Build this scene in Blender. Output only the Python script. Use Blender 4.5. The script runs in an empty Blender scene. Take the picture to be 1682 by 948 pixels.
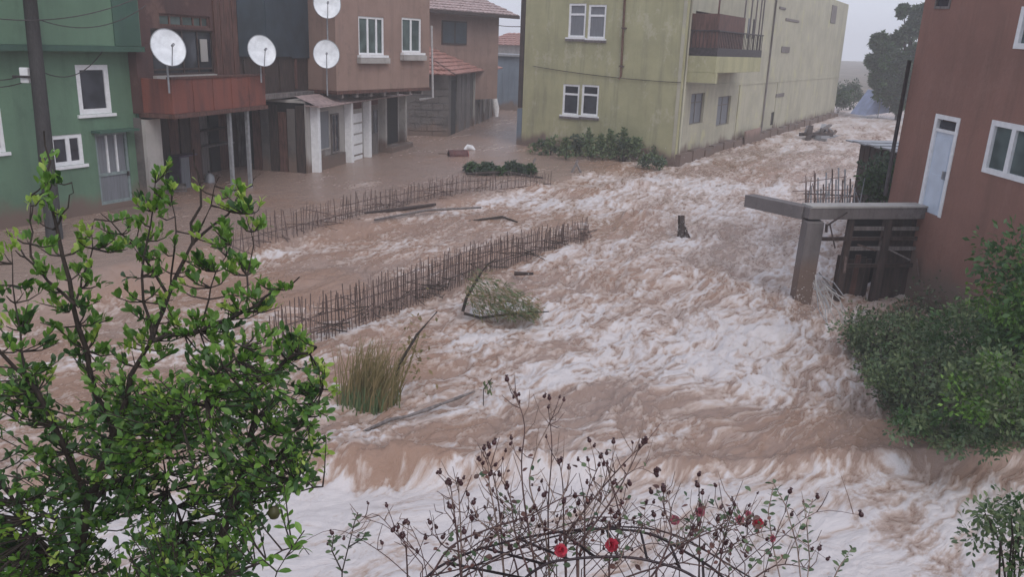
import bpy, math, random
import numpy as np
from mathutils import Vector, Matrix
random.seed(7); rng = np.random.default_rng(11)
S = bpy.context.scene; COL = S.collection
R = math.radians

# ------------------------------------------------------------------ camera
H = 4.6; FPX = 1370.0; PITCH = 16.2; ROLL = 1.96
fwd = Vector((0, math.cos(R(PITCH)), -math.sin(R(PITCH))))
rt0 = Vector((1, 0, 0)); up0 = rt0.cross(fwd)
RT = rt0*math.cos(R(ROLL)) + up0*math.sin(R(ROLL)); UP = RT.cross(fwd)
CAM = Vector((0, 0, H))
cd = bpy.data.cameras.new('camera'); cam = bpy.data.objects.new('camera', cd); COL.objects.link(cam)
cd.sensor_width = 36; cd.lens = FPX/1682*36; cd.clip_start = .05; cd.clip_end = 2000
cam.matrix_world = Matrix(((RT.x, UP.x, -fwd.x, 0), (RT.y, UP.y, -fwd.y, 0), (RT.z, UP.z, -fwd.z, H), (0, 0, 0, 1)))
S.camera = cam
# ------------------------------------------------------------------ light
W = bpy.data.worlds.new('World'); S.world = W; W.use_nodes = True
wn = W.node_tree; bg = wn.nodes['Background']
sky = wn.nodes.new('ShaderNodeTexSky'); sky.sky_type = 'NISHITA'; sky.sun_disc = False
sky.sun_elevation = R(48); sky.sun_rotation = R(155); sky.dust_density = 4.5; sky.air_density = 1.0; sky.ozone_density = 1.6
hsv = wn.nodes.new('ShaderNodeHueSaturation'); hsv.inputs['Saturation'].default_value = .95
wn.links.new(sky.outputs[0], hsv.inputs['Color']); # rain cloud: an even pale layer over most of the clear sky
cl_ = wn.nodes.new('ShaderNodeMix'); cl_.data_type = 'RGBA'; cl_.inputs[0].default_value = .78; cl_.inputs[7].default_value = (5.1, 5.35, 6.3, 1)
wn.links.new(hsv.outputs[0], cl_.inputs[6]); wn.links.new(cl_.outputs[2], bg.inputs['Color'])
bg.inputs['Strength'].default_value = .15
sd = bpy.data.lights.new('sun', 'SUN'); sun = bpy.data.objects.new('sun', sd); COL.objects.link(sun)
sd.energy = .9; sd.angle = R(25); sd.color = (1, .965, .93)
az = R(155); el = R(48)
tosun = Vector((math.sin(az)*math.cos(el), math.cos(az)*math.cos(el), math.sin(el)))
sun.rotation_euler = tosun.to_track_quat('Z', 'Y').to_euler()
S.view_settings.view_transform = 'Standard'; S.view_settings.look = 'None'; S.view_settings.exposure = .1
S.cycles.volume_bounces = 4

# ------------------------------------------------------------------ finding real positions
def ray(px, py): return RT*((px-841)/FPX) - UP*((py-474)/FPX) + fwd
def G(px, py, z=0.0):                # point at height z
    d = ray(px, py); return CAM + d*((z-H)/d.z)
def at(px, py, D): return CAM + ray(px, py)*D

# ------------------------------------------------------------------ meshes and tags
def tag(o, label=None, cat=None, group=None, kind=None):
    for k, v in (('label', label), ('category', cat), ('group', group), ('kind', kind)):
        if v: o[k] = v
    return o
def empty(name, loc, rz=0, label=None, cat=None, group=None):
    o = bpy.data.objects.new(name, None); COL.objects.link(o); o.location = loc
    o.rotation_euler = (0, 0, rz); o.empty_display_size = .2
    return tag(o, label, cat, group)
def link(name, me, parent=None, mat=None):
    o = bpy.data.objects.new(name, me); COL.objects.link(o)
    if mat and not me.materials: me.materials.append(mat)
    if parent: o.parent = parent
    return o
class MB:
    def __init__(s): s.v = []; s.f = []
    def box(s, x0, x1, y0, y1, z0, z1):
        b = len(s.v)
        s.v += [(x0,y0,z0),(x1,y0,z0),(x1,y1,z0),(x0,y1,z0),(x0,y0,z1),(x1,y0,z1),(x1,y1,z1),(x0,y1,z1)]
        s.f += [tuple(b+i for i in q) for q in ((0,3,2,1),(4,5,6,7),(0,1,5,4),(1,2,6,5),(2,3,7,6),(3,0,4,7))]
        return s
    def quad(s, *p):
        b = len(s.v); s.v += [tuple(q) for q in p]; s.f.append(tuple(range(b, b+len(p)))); return s
    def tube(s, pts, rad, n=6, cap=True):
        pts = [Vector(p) for p in pts]
        if not hasattr(rad, '__len__'): rad = [rad]*len(pts)
        b = len(s.v); ref = Vector((.31, .2, .93))
        for i, p in enumerate(pts):
            t = (pts[min(i+1, len(pts)-1)] - pts[max(i-1, 0)]).normalized()
            if abs(t.dot(ref)) > .95: rr = Vector((1, .1, 0))
            else: rr = ref
            u = t.cross(rr).normalized(); w = t.cross(u)
            for k in range(n):
                a = 2*math.pi*k/n; s.v.append(tuple(p + (u*math.cos(a) + w*math.sin(a))*rad[i]))
        for i in range(len(pts)-1):
            for k in range(n):
                a = b+i*n+k; c = b+i*n+(k+1) % n; s.f.append((a, c, c+n, a+n))
        if cap:
            s.f.append(tuple(b+k for k in range(n))); s.f.append(tuple(b+(len(pts)-1)*n+k for k in range(n-1, -1, -1)))
        return s
    def beam(s, a, b_, w, h):           # square-section bar between two points
        a = Vector(a); b_ = Vector(b_); t = (b_-a).normalized()
        u = t.cross(Vector((0, 0, 1)))
        if u.length < .05: u = Vector((1, 0, 0))
        u.normalize(); v = u.cross(t)
        b = len(s.v)
        for p in (a, b_):
            for su, sv in ((-1,-1),(1,-1),(1,1),(-1,1)): s.v.append(tuple(p + u*su*w/2 + v*sv*h/2))
        s.f += [tuple(b+i for i in q) for q in ((0,1,2,3),(7,6,5,4),(0,4,5,1),(1,5,6,2),(2,6,7,3),(3,7,4,0))]
        return s
    def mesh(s, name):
        me = bpy.data.meshes.new(name); me.from_pydata(s.v, [], s.f); me.update(); return me
    def build(s, name, mat, parent=None, smooth=False, bevel=0):
        me = s.mesh(name); me.materials.append(mat)
        if smooth:
            me.shade_smooth()
        o = link(name, me, parent)
        if bevel:
            m = o.modifiers.new('bevel', 'BEVEL'); m.width = bevel; m.segments = 2; m.limit_method = 'ANGLE'
        return o

# ------------------------------------------------------------------ materials
def newmat(name):
    m = bpy.data.materials.new(name); m.use_nodes = True
    return m, m.node_tree.nodes, m.node_tree.links, m.node_tree.nodes['Principled BSDF']
def nd(ns, t, **kw):
    n = ns.new(t)
    for k, v in kw.items():
        if k in n.inputs: n.inputs[k].default_value = v
        else: setattr(n, k, v)
    return n
def mixc(ns, ls, fac, a, b):
    m = ns.new('ShaderNodeMix'); m.data_type = 'RGBA'
    for s, v in ((0, fac), (6, a), (7, b)):
        if hasattr(v, 'links'): ls.new(v, m.inputs[s])
        else: m.inputs[s].default_value = v if s == 0 else (*v, 1)
    return m.outputs[2]
def ramp(ns, ls, src, a, b):
    r = ns.new('ShaderNodeMapRange'); r.inputs[1].default_value = a; r.inputs[2].default_value = b
    r.interpolation_type = 'SMOOTHSTEP'; ls.new(src, r.inputs[0]); return r.outputs[0]
def noise(ns, ls, scale, det=4, vec=(1, 1, 1), rough=.55, dist=0):
    tc = ns.new('ShaderNodeTexCoord'); mp = ns.new('ShaderNodeMapping'); mp.inputs['Scale'].default_value = vec
    ls.new(tc.outputs['Object'], mp.inputs['Vector'])
    n = nd(ns, 'ShaderNodeTexNoise', Scale=scale, Detail=det, Roughness=rough, Distortion=dist)
    ls.new(mp.outputs[0], n.inputs['Vector']); return n.outputs['Fac']
def bumpit(ns, ls, bs, h, dist, st=.6):
    b = nd(ns, 'ShaderNodeBump', Strength=st, Distance=dist); ls.new(h, b.inputs['Height']); ls.new(b.outputs[0], bs.inputs['Normal'])
def wall_mat(name, c, stain, dirt=.5, streak=.5, rough=.75, bump=.01, patch=None):
    m, ns, ls, bs = newmat(name)
    n1 = ramp(ns, ls, noise(ns, ls, .55, 6, rough=.65), .35, .7)
    n2 = ramp(ns, ls, noise(ns, ls, 2.6, 7, (1, 1, .1), .68), .46, .68)
    n3 = noise(ns, ls, 14, 6)
    c1 = mixc(ns, ls, n1, c, tuple(x*.74 for x in c))
    mu = nd(ns, 'ShaderNodeMath', operation='MULTIPLY'); ls.new(n2, mu.inputs[0]); mu.inputs[1].default_value = streak
    c2 = mixc(ns, ls, mu.outputs[0], c1, stain)
    n4 = ramp(ns, ls, noise(ns, ls, .9, 9, (1, 1, .7), .76), .53, .62)
    mu2 = nd(ns, 'ShaderNodeMath', operation='MULTIPLY'); ls.new(n4, mu2.inputs[0]); mu2.inputs[1].default_value = dirt
    c3 = mixc(ns, ls, mu2.outputs[0], c2, patch or stain)
    c4 = mixc(ns, ls, ramp(ns, ls, n3, .3, .75), c3, tuple(x*.8 for x in c))
    mf = mixc(ns, ls, .35, c3, c4)
    # silt left by the flood up to an uneven waterline
    tc = ns.new('ShaderNodeTexCoord'); sx = ns.new('ShaderNodeSeparateXYZ'); ls.new(tc.outputs['Object'], sx.inputs[0])
    nz = nd(ns, 'ShaderNodeMath', operation='MULTIPLY_ADD'); ls.new(noise(ns, ls, 1.3, 6, (1, 1, .4)), nz.inputs[0]); nz.inputs[1].default_value = -1.3; ls.new(sx.outputs['Z'], nz.inputs[2])
    mf = mixc(ns, ls, ramp(ns, ls, nz.outputs[0], .05, -.45), mf, (.15, .105, .085))
    ls.new(mf, bs.inputs['Base Color']); bs.inputs['Roughness'].default_value = rough
    bumpit(ns, ls, bs, n3, bump)
    return m
def plain(name, c, rough=.6, metal=0, var=.25, scale=9, bump=.003, vec=(1, 1, 1)):
    m, ns, ls, bs = newmat(name)
    n = noise(ns, ls, scale, 5, vec)
    ls.new(mixc(ns, ls, ramp(ns, ls, n, .3, .7), tuple(x*(1-var) for x in c), tuple(min(1, x*(1+var*.6)) for x in c)), bs.inputs['Base Color'])
    bs.inputs['Roughness'].default_value = rough; bs.inputs['Metallic'].default_value = metal
    bumpit(ns, ls, bs, n, bump); return m
def glass_mat(name, c):
    m, ns, ls, bs = newmat(name)
    n = noise(ns, ls, 1.6, 2)
    ls.new(mixc(ns, ls, ramp(ns, ls, n, .35, .7), c, tuple(x*1.9+.01 for x in c)), bs.inputs['Base Color'])
    bs.inputs['Roughness'].default_value = .08; return m
def leaf_mat(name, c0, c1, rough=.5, trans=.25):
    m, ns, ls, bs = newmat(name)
    g = ns.new('ShaderNodeNewGeometry')
    oi = ns.new('ShaderNodeObjectInfo')
    ad = nd(ns, 'ShaderNodeMath', operation='ADD'); ls.new(g.outputs['Random Per Island'], ad.inputs[0]); ls.new(oi.outputs['Random'], ad.inputs[1])
    fr = nd(ns, 'ShaderNodeMath', operation='FRACT'); ls.new(ad.outputs[0], fr.inputs[0])
    ls.new(mixc(ns, ls, fr.outputs[0], c0, c1), bs.inputs['Base Color'])
    bs.inputs['Roughness'].default_value = rough
    tr = ns.new('ShaderNodeBsdfTranslucent'); ls.new(mixc(ns, ls, fr.outputs[0], tuple(x*1.3 for x in c0), tuple(x*1.5 for x in c1)), tr.inputs['Color'])
    mx = ns.new('ShaderNodeMixShader'); mx.inputs[0].default_value = trans
    ls.new(bs.outputs[0], mx.inputs[1]); ls.new(tr.outputs[0], mx.inputs[2]); ls.new(mx.outputs[0], ns['Material Output'].inputs[0])
    return m
M = {}
M['green'] = wall_mat('green_plaster', (.12, .215, .14), (.06, .11, .075), .35, .45)
M['greendk'] = wall_mat('dark_green_plaster', (.045, .105, .075), (.02, .045, .04), .3, .4)
M['yellow'] = wall_mat('yellow_plaster', (.40, .385, .225), (.2, .195, .13), .65, .6, patch=(.47, .45, .33))
M['yellow2'] = wall_mat('pale_yellow_plaster', (.42, .4, .31), (.24, .23, .18), .5, .5, patch=(.5, .49, .24))
M['brown'] = wall_mat('brown_plaster', (.30, .2, .165), (.13, .09, .08), .4, .45)
M['red'] = wall_mat('red_brown_plaster', (.26, .13, .1), (.15, .08, .06), .45, .6, patch=(.27, .15, .12))
M['brick'] = wall_mat('weathered_brick_red', (.2, .062, .043), (.07, .03, .03), .7, .7)
M['brickdk'] = wall_mat('dark_brick', (.085, .04, .036), (.03, .018, .018), .7, .7, patch=(.16, .09, .07))
M['darkwood'] = plain('dark_wood', (.045, .028, .024), .7, var=.5, scale=5, vec=(3, 3, .4))
M['redwood'] = plain('reddish_dark_wood', (.1, .045, .035), .7, var=.5, scale=5, vec=(3, 3, .5))
M['greywood'] = plain('weathered_grey_wood', (.16, .14, .135), .75, var=.4, scale=6, vec=(3, 3, .4))
M['tarp'] = plain('blue_grey_sheeting', (.03, .045, .06), .45, var=.3, scale=1.5, bump=.03)
M['bluewall'] = wall_mat('blue_grey_wall', (.15, .19, .24), (.09, .11, .14), .4, .5)
M['stone'] = wall_mat('grey_stone_wall', (.13, .115, .11), (.06, .055, .055), .8, .3, bump=.04)
M['concrete'] = wall_mat('wet_concrete', (.17, .15, .148), (.075, .065, .063), .8, .7, bump=.03)
M['palecon'] = wall_mat('pale_plaster', (.42, .4, .38), (.2, .18, .17), .5, .4)
M['white'] = plain('white_paint', (.75, .76, .78), .45, var=.08)
M['dish'] = plain('dish_white', (.74, .77, .8), .4, var=.16, scale=4)
M['greymetal'] = plain('grey_metal', (.3, .31, .33), .45, .3, var=.2)
M['darkmetal'] = plain('dark_iron', (.05, .04, .042), .55, .4, var=.4)
M['rust'] = plain('rusty_rebar', (.12, .08, .07), .8, .1, var=.4, scale=20)
M['rust2'] = plain('muddy_rebar', (.24, .17, .15), .85, 0, var=.3, scale=20)
M['glass'] = glass_mat('dark_window_glass', (.02, .022, .03))
M['glassg'] = glass_mat('grey_green_glass', (.05, .07, .07))
M['curtain'] = plain('grey_curtain', (.16, .17, .19), .6, var=.2, scale=6, vec=(6, 1, .3))
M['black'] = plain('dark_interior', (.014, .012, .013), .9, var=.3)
M['tile'] = plain('clay_tile', (.34, .17, .14), .7, var=.35, scale=6)
M['tilegrey'] = plain('weathered_tile', (.36, .27, .26), .7, var=.3, scale=6)
M['door_white'] = plain('bluish_white_door', (.55, .62, .72), .4, var=.08, scale=3)
M['doorgrey'] = plain('grey_green_door', (.2, .25, .25), .45, var=.2)
M['doorred'] = plain('dark_red_wood', (.09, .025, .025), .6, var=.3)
M['pole'] = plain('tarred_pole_wood', (.03, .027, .027), .8, var=.4, scale=7, vec=(5, 5, .4))
M['bark'] = plain('dark_bark', (.035, .025, .02), .85, var=.4, scale=30, bump=.004)
M['cane'] = plain('rose_cane', (.085, .045, .042), .7, var=.4, scale=30)
M['canepale'] = plain('pale_dry_cane', (.24, .17, .14), .7, var=.3, scale=30)
M['iron'] = plain('dark_trellis_iron', (.035, .022, .026), .5, .3, var=.4, scale=30)
M['hip'] = plain('dark_rosehip', (.05, .012, .014), .45, var=.4, scale=40)
M['petal'] = leaf_mat('red_petal', (.2, .008, .02), (.5, .03, .06), .6)
M['petalpink'] = leaf_mat('pink_petal', (.22, .04, .07), (.45, .13, .17), .6)
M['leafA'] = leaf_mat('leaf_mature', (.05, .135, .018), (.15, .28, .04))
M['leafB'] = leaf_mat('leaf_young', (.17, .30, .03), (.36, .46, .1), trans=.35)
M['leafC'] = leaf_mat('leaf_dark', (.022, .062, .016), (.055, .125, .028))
M['leafR'] = leaf_mat('leaf_rose', (.045, .085, .04), (.12, .17, .08))
M['leafF'] = leaf_mat('leaf_far', (.03, .055, .035), (.07, .11, .06), .7)
M['leafW'] = leaf_mat('leaf_weed', (.06, .11, .045), (.15, .19, .08), .6)
M['reed'] = leaf_mat('reed_blade', (.13, .12, .045), (.25, .19, .09), .7)
M['tarpb'] = plain('pale_blue_tarpaulin', (.3, .36, .55), .5, var=.2, scale=1.5)
M['cloth'] = plain('white_rag', (.7, .7, .72), .8, var=.15)
M['mud'] = plain('muddy_ground', (.16, .13, .1), .9, var=.4, scale=.3, bump=.05)

# ------------------------------------------------------------------ numpy noise
_p = rng.permutation(4096)
def _h(ix, iy, k): return _p[(_p[(ix + 131*k) & 4095] + iy) & 4095]
def pn(x, y, k=0):
    x0 = np.floor(x).astype(np.int64); y0 = np.floor(y).astype(np.int64)
    fx = x-x0; fy = y-y0; u = fx*fx*fx*(fx*(fx*6-15)+10); v = fy*fy*fy*(fy*(fy*6-15)+10)
    def g(ix, iy, dx, dy):
        a = _h(ix, iy, k)*(2*np.pi/4096); return np.cos(a)*dx + np.sin(a)*dy
    a = g(x0, y0, fx, fy); b = g(x0+1, y0, fx-1, fy); c = g(x0, y0+1, fx, fy-1); d = g(x0+1, y0+1, fx-1, fy-1)
    return ((a+(b-a)*u) + ((c+(d-c)*u)-(a+(b-a)*u))*v)*1.5
def ss(a, b, x): t = np.clip((x-a)/(b-a), 0, 1); return t*t*(3-2*t)

# ------------------------------------------------------------------ WATER
WA = G(560, 768, -.7); WB = G(1682, 745, -.7)          # the drop across the near river
FA = G(380, 412, -.1); FB = G(900, 305, -.1)           # far row of bars: the street's kerb
NA = G(440, 572, -.5); NB = G(965, 395, -.3)           # near row of bars
def weir_y(x): return WA.y + (x-WA.x)*(WB.y-WA.y)/(WB.x-WA.x)
def side(A, B, x, y):                                   # >0 beyond the line (far side)
    dx, dy = B.x-A.x, B.y-A.y; L = math.hypot(dx, dy); return ((y-A.y)*dx - (x-A.x)*dy)/L
def level(x, y):
    x = np.asarray(x, float); y = np.asarray(y, float)
    z = -.7 + .45*ss(10, 24, y) + .25*ss(24, 45, y)
    z = z - .16*(1-ss(-.22, .06, y-weir_y(x)))
    st = ss(-.6, .5, side(FA, FB, x, y))*(1-ss(1, 6, x-2))
    return z*(1-st) + 0*st
def blob(x, y, px, py, rx, ry, z=-.4, rot=0):
    c = G(px, py, z); dx = x-c.x; dy = y-c.y
    if rot: dx, dy = dx*math.cos(rot)+dy*math.sin(rot), -dx*math.sin(rot)+dy*math.cos(rot)
    return np.exp(-((dx/rx)**2 + (dy/ry)**2))
def water():
    NR, NC = 1000, 820
    yy = 3.2*np.exp(np.linspace(0, math.log(130/3.2), NR)); tt = np.linspace(-1, 1, NC)
    Y = np.repeat(yy, NC); X = np.tile(tt, NR)*(3.0+.74*Y) + 0
    base = level(X, Y)
    dw = Y-weir_y(X); below = 1-ss(-.5, .0, dw)
    street = ss(-.5, .6, side(FA, FB, X, Y))*(1-ss(-1.5, 3, X-2.5))
    chan = ss(-.5, .3, side(NA, NB, X, Y))*(1-street)*(1-ss(1, 5, X-1.0))
    far = ss(30, 60, Y)
    A = .12*(1-street) + .012*street
    A = A*(1-.35*chan)*(1-.55*below)*(1-.4*far)
    A = A*(1 - .55*blob(X, Y, 1440, 690, 2.0, .9)) 
    # stream coordinates: phi runs with the current round the bend, psi across it
    cp = np.array([(46, 110), (35, 83), (20, 52), (12, 35), (7.5, 25), (4.5, 19), (1.5, 14.5), (-2.5, 10.8), (-8, 7.5)], float)
    segs = []; acc = 0
    for a, b in zip(cp, cp[1:]):
        L_ = np.hypot(*(b-a)); t_ = (b-a)/L_; segs.append(((a+b)/2, t_, acc+L_/2, L_)); acc += L_
    wsum = 0*X; phi = 0*X; psi = 0*X
    for c_, t_, s_, L_ in segs:
        dx, dy = X-c_[0], Y-c_[1]; al = dx*t_[0]+dy*t_[1]; cr = -dx*t_[1]+dy*t_[0]
        w_ = np.exp(-(al/(L_*.9))**2 - (cr/14)**2)+1e-9*np.exp(-(dx*dx+dy*dy)/4000); phi += w_*(s_+al); psi += w_*cr; wsum += w_
    phi /= wsum; psi /= wsum
    phi -= 118
    wx = phi + .5*pn(X*.6, Y*.6, 1) + .16*pn(X*2.1, Y*2.1, 2); wy = psi + .3*pn(X*.6, Y*.6, 3) + .1*pn(X*2.1, Y*2.1, 4)
    ca, sa = math.cos(R(28)), math.sin(R(28))
    bx = X*ca + Y*sa + .4*pn(X*.7, Y*.7, 1); by = -X*sa + Y*ca + .3*pn(X*.7, Y*.7, 3)
    U1 = wx; V1 = wy; k1 = 1.0
    n1 = pn(U1*.42*k1, V1*.75, 5); n2 = pn(U1*.95*k1+3, V1*1.7, 6); n3 = pn(U1*2.1*k1, V1*3.6+7, 7); n4 = pn(U1*4.6*k1, V1*7.6, 8); n5 = pn(U1*10*k1, V1*16, 9); n6 = pn(U1*21*k1, V1*34, 10)
    r2 = 1-2*np.abs(n2); r3 = 1-2*np.abs(n3); r4 = 1-2*np.abs(n4)
    h = .62*n1 + .5*n2 + .26*r2 + .34*n3*(.6+.4*r2) + .16*r3 + .24*n4 + .18*n5 + .13*n6 - .25
    fine = np.clip(1.3-Y/60, .3, 1)
    Z = base + A*h*1.2
    Z += .2*blob(X, Y, 640, 752, .85, .28, -.7) - .12*blob(X, Y, 640, 800, .9, .3, -.9)
    Z += .34*blob(X, Y, 1055, 316, 1.3, .45, -.3) - .34*blob(X, Y, 1052, 340, .8, .35, -.3) + .18*blob(X, Y, 950, 320, 2.5, .6, -.3)
    Z += .3*blob(X, Y, 1050, 362, .6, .6, -.3)*(.5+.8*r3)
    Z += .08*np.exp(-(dw/.22)**2)*(1+.8*pn(X*.8, Y*0, 12))
    # foam: broad fields first, then streaks drawn out along the current
    f = .56 + 0*X
    f -= .75*street + .22*chan
    f += .4*blob(X, Y, 900, 335, 4.5, 1.6, -.3) + .35*blob(X, Y, 1100, 300, 5, 2, -.2) + .1*blob(X, Y, 1250, 480, 3.2, 3.5)
    f += .35*blob(X, Y, 1130, 530, 2.6, 1.6) + .3*blob(X, Y, 1000, 590, 2.2, 1.0) + .25*blob(X, Y, 1250, 620, 1.6, 1.2, -.6) + .2*blob(X, Y, 860, 560, 1.4, 1)
    f -= .28*blob(X, Y, 1090, 655, 1.5, .65, -.6) + .25*blob(X, Y, 1150, 725, 2.0, .25, -.7) + .38*blob(X, Y, 1420, 695, 1.7, .8, -.7)
    f -= .5*blob(X, Y, 640, 755, .8, .26, -.65) + .25*blob(X, Y, 700, 700, 1.2, .5, -.6) + .2*blob(X, Y, 960, 570, .8, .5, -.5)
    f -= .35*blob(X, Y, 1050, 345, .9, .9, -.3) + .35*blob(X, Y, 1190, 445, .9, .6, -.4) + .25*blob(X, Y, 640, 600, 1.2, .7, -.6)
    f -= .35*blob(X, Y, 850, 440, 1.6, 1.6, -.3) + .3*blob(X, Y, 1300, 270, 5, 4, -.1) + .25*blob(X, Y, 1000, 275, 5, 1.5, 0) - .15*blob(X, Y, 1420, 210, 9, 9)
    f -= .4*blob(X, Y, 500, 460, 3, 1.6, -.3) - .2*blob(X, Y, 470, 395, 2.5, .5, -.2)
    f += .4*below
    f -= .5*blob(X, Y, 1500, 890, .4, 1.1, -.9) + .75*blob(X, Y, 1640, 775, 1.5, .7, -.9) + .3*blob(X, Y, 640, 900, .5, .8, -1.1) + .15*blob(X, Y, 1130, 900, 1, 1, -1.1)
    f += .3*np.exp(-((dw+.12)/.12)**2)*ss(-1.6, -.8, X)*(.7+.8*pn(X*1.3, Y, 33))
    f -= .22*np.exp(-((dw-.16)/.16)**2)*(.6+.9*pn(X*.5, 0*Y, 31))
    for a, b, s_ in ((1305, 508, .5), (1121, 396, .5), (514, 286, .5), (240, 335, .6), (1110, 268, 1.2), (600, 660, .35), (770, 520, .4), (379, 312, .4), (90, 392, .5)): f += .45*blob(X, Y, a, b, s_, s_, -.2)
    for P_, Q_ in ((NA, NB), (FA, FB)):
        f += .22*np.exp(-((side(P_, Q_, X, Y)+.25)/.22)**2)*(np.abs(X-(P_.x+Q_.x)/2) < abs(P_.x-Q_.x)/2+.3)
    stk = pn(U1*.22, V1*1.3, 15) + .7*pn(U1*.5, V1*4.4, 16) + .55*pn(U1*1.3, V1*10, 17)
    sp = pn(wx*2.6, wy*6.5, 40); sp2 = pn(wx*5.5, wy*13, 41)
    f -= (1-below)*(1-street)*(.4*ss(.15, .5, sp)+.4*ss(.18, .5, sp2))*fine
    f += .03 + .12*h + .42*stk + .18*n4 + .22*n5 + .2*n6 + .22*pn(X*.3, Y*.4, 18)
    foam = ss(-.25, 1.5, f)
    silt = ss(-.6, .7, pn(X*.25, Y*.3, 20) + .6*n2 + .3*n4 + .6*blob(X, Y, 640, 755, 1, .3, -.65) - .5*street + .5*chan)
    me = bpy.data.meshes.new('flood_water')
    co = np.stack([X, Y, Z], 1).astype(np.float32)
    idx = np.arange(NR*NC).reshape(NR, NC)
    q = np.stack([idx[:-1, :-1], idx[:-1, 1:], idx[1:, 1:], idx[1:, :-1]], -1).reshape(-1, 4)
    me.vertices.add(len(co)); me.vertices.foreach_set('co', co.ravel())
    me.loops.add(q.size); me.loops.foreach_set('vertex_index', q.ravel().astype(np.int32))
    me.polygons.add(len(q)); me.polygons.foreach_set('loop_start', np.arange(0, q.size, 4, dtype=np.int32))
    me.update(calc_edges=True); me.shade_smooth()
    a = me.attributes.new('flow', 'FLOAT_VECTOR', 'POINT'); a.data.foreach_set('vector', np.stack([U1*.42*k1, V1, 0*X], 1).astype(np.float32).ravel())
    for nm, arr in (('foam', foam), ('silt', silt)):
        a = me.attributes.new(nm, 'FLOAT', 'POINT'); a.data.foreach_set('value', arr.astype(np.float32))
    m, ns, ls, bs = newmat('muddy_flood_water')
    fa = ns.new('ShaderNodeAttribute'); fa.attribute_name = 'foam'; sa_ = ns.new('ShaderNodeAttribute'); sa_.attribute_name = 'silt'
    fl = ns.new('ShaderNodeAttribute'); fl.attribute_name = 'flow'
    def fn(scale, det, rough, dist):
        n = nd(ns, 'ShaderNodeTexNoise', Scale=scale, Detail=det, Roughness=rough, Distortion=dist); ls.new(fl.outputs['Vector'], n.inputs['Vector']); return n.outputs['Fac']
    n1 = fn(3.2, 9, .72, .5); n2 = fn(11, 8, .78, .2)
    def mth(op, a, b):
        n = nd(ns, 'ShaderNodeMath', operation=op)
        for i, v in ((0, a), (1, b)):
            if hasattr(v, 'links'): ls.new(v, n.inputs[i])
            else: n.inputs[i].default_value = v
        return n.outputs[0]
    nn = mth('ADD', mth('MULTIPLY', mth('SUBTRACT', n1, .5), .8), mth('MULTIPLY', mth('SUBTRACT', n2, .5), 1.5))
    ff = mth('ADD', fa.outputs['Fac'], mth('MULTIPLY', nn, ramp(ns, ls, fa.outputs['Fac'], 0, .35)))
    fm = ramp(ns, ls, ff, .02, 1.0)
    water_c = mixc(ns, ls, sa_.outputs['Fac'], (.30, .212, .172), (.305, .19, .135))
    tan = mixc(ns, ls, ramp(ns, ls, fm, 0, .5), water_c, (.455, .355, .305))
    fin = mixc(ns, ls, ramp(ns, ls, fm, .35, 1), tan, (.61, .57, .57))
    ls.new(fin, bs.inputs['Base Color'])
    rr = nd(ns, 'ShaderNodeMapRange'); ls.new(fm, rr.inputs[0]); rr.inputs[3].default_value = .22; rr.inputs[4].default_value = .75
    ls.new(rr.outputs[0], bs.inputs['Roughness'])
    bumpit(ns, ls, bs, mth('ADD', n1, mth('MULTIPLY', n2, .5)), .09, .7)
    me.materials.append(m)
    o = link('flood_water', me); o['kind'] = 'structure'
water()
sp_ = []
for px, py, n_, sx, sy, h_ in ((1052, 318, 420, .7, .3, .55), (1050, 350, 200, .5, .3, .4), (1308, 505, 160, .25, .2, .35), (1121, 392, 120, .2, .2, .3), (960, 325, 200, 1.5, .3, .3), (1200, 560, 120, 1.6, .8, .25), (760, 470, 120, 1.4, .5, .3)):
    c = G(px, py, -.3)
    for _ in range(n_): x, y = c.x+random.gauss(0, sx), c.y+random.gauss(0, sy); sp_.append((x, y, float(level(x, y))+.05+abs(random.gauss(0, h_)), random.uniform(.004, .016)))
m = MB()
for x, y, z, q in sp_:
    b = len(m.v); m.v += [(x, y, z+q), (x+q, y, z-q*.4), (x-q*.6, y+q*.8, z-q*.4), (x-q*.6, y-q*.8, z-q*.4)]; m.f += [(b, b+1, b+2), (b, b+2, b+3), (b, b+3, b+1), (b+1, b+3, b+2)]
o = m.build('spray', plain('spray_foam', (.6, .57, .56), .4, var=.05)); o['kind'] = 'stuff'
g = MB(); g.quad((-360, -60, -3.2), (360, -60, -3.2), (360, 365, -3.2), (-360, 365, -3.2)); tag(g.build('ground', M['mud']), kind='structure')
g = MB()       # the raised land beyond the bend, where the far trees stand
pts = [(-200, 95), (-30, 92), (10, 98), (30, 96), (60, 88), (220, 60)]
for (x0, y0), (x1, y1) in zip(pts, pts[1:]):
    g.quad((x0, y0, -1.5), (x1, y1, -1.5), (x1, y1+3, .5), (x0, y0+3, .5)); g.quad((x0, y0+3, .5), (x1, y1+3, .5), (x1, y1+240, 3.5), (x0, y0+240, 3.5))
tag(g.build('far_bank', M['mud']), kind='structure')

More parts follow.
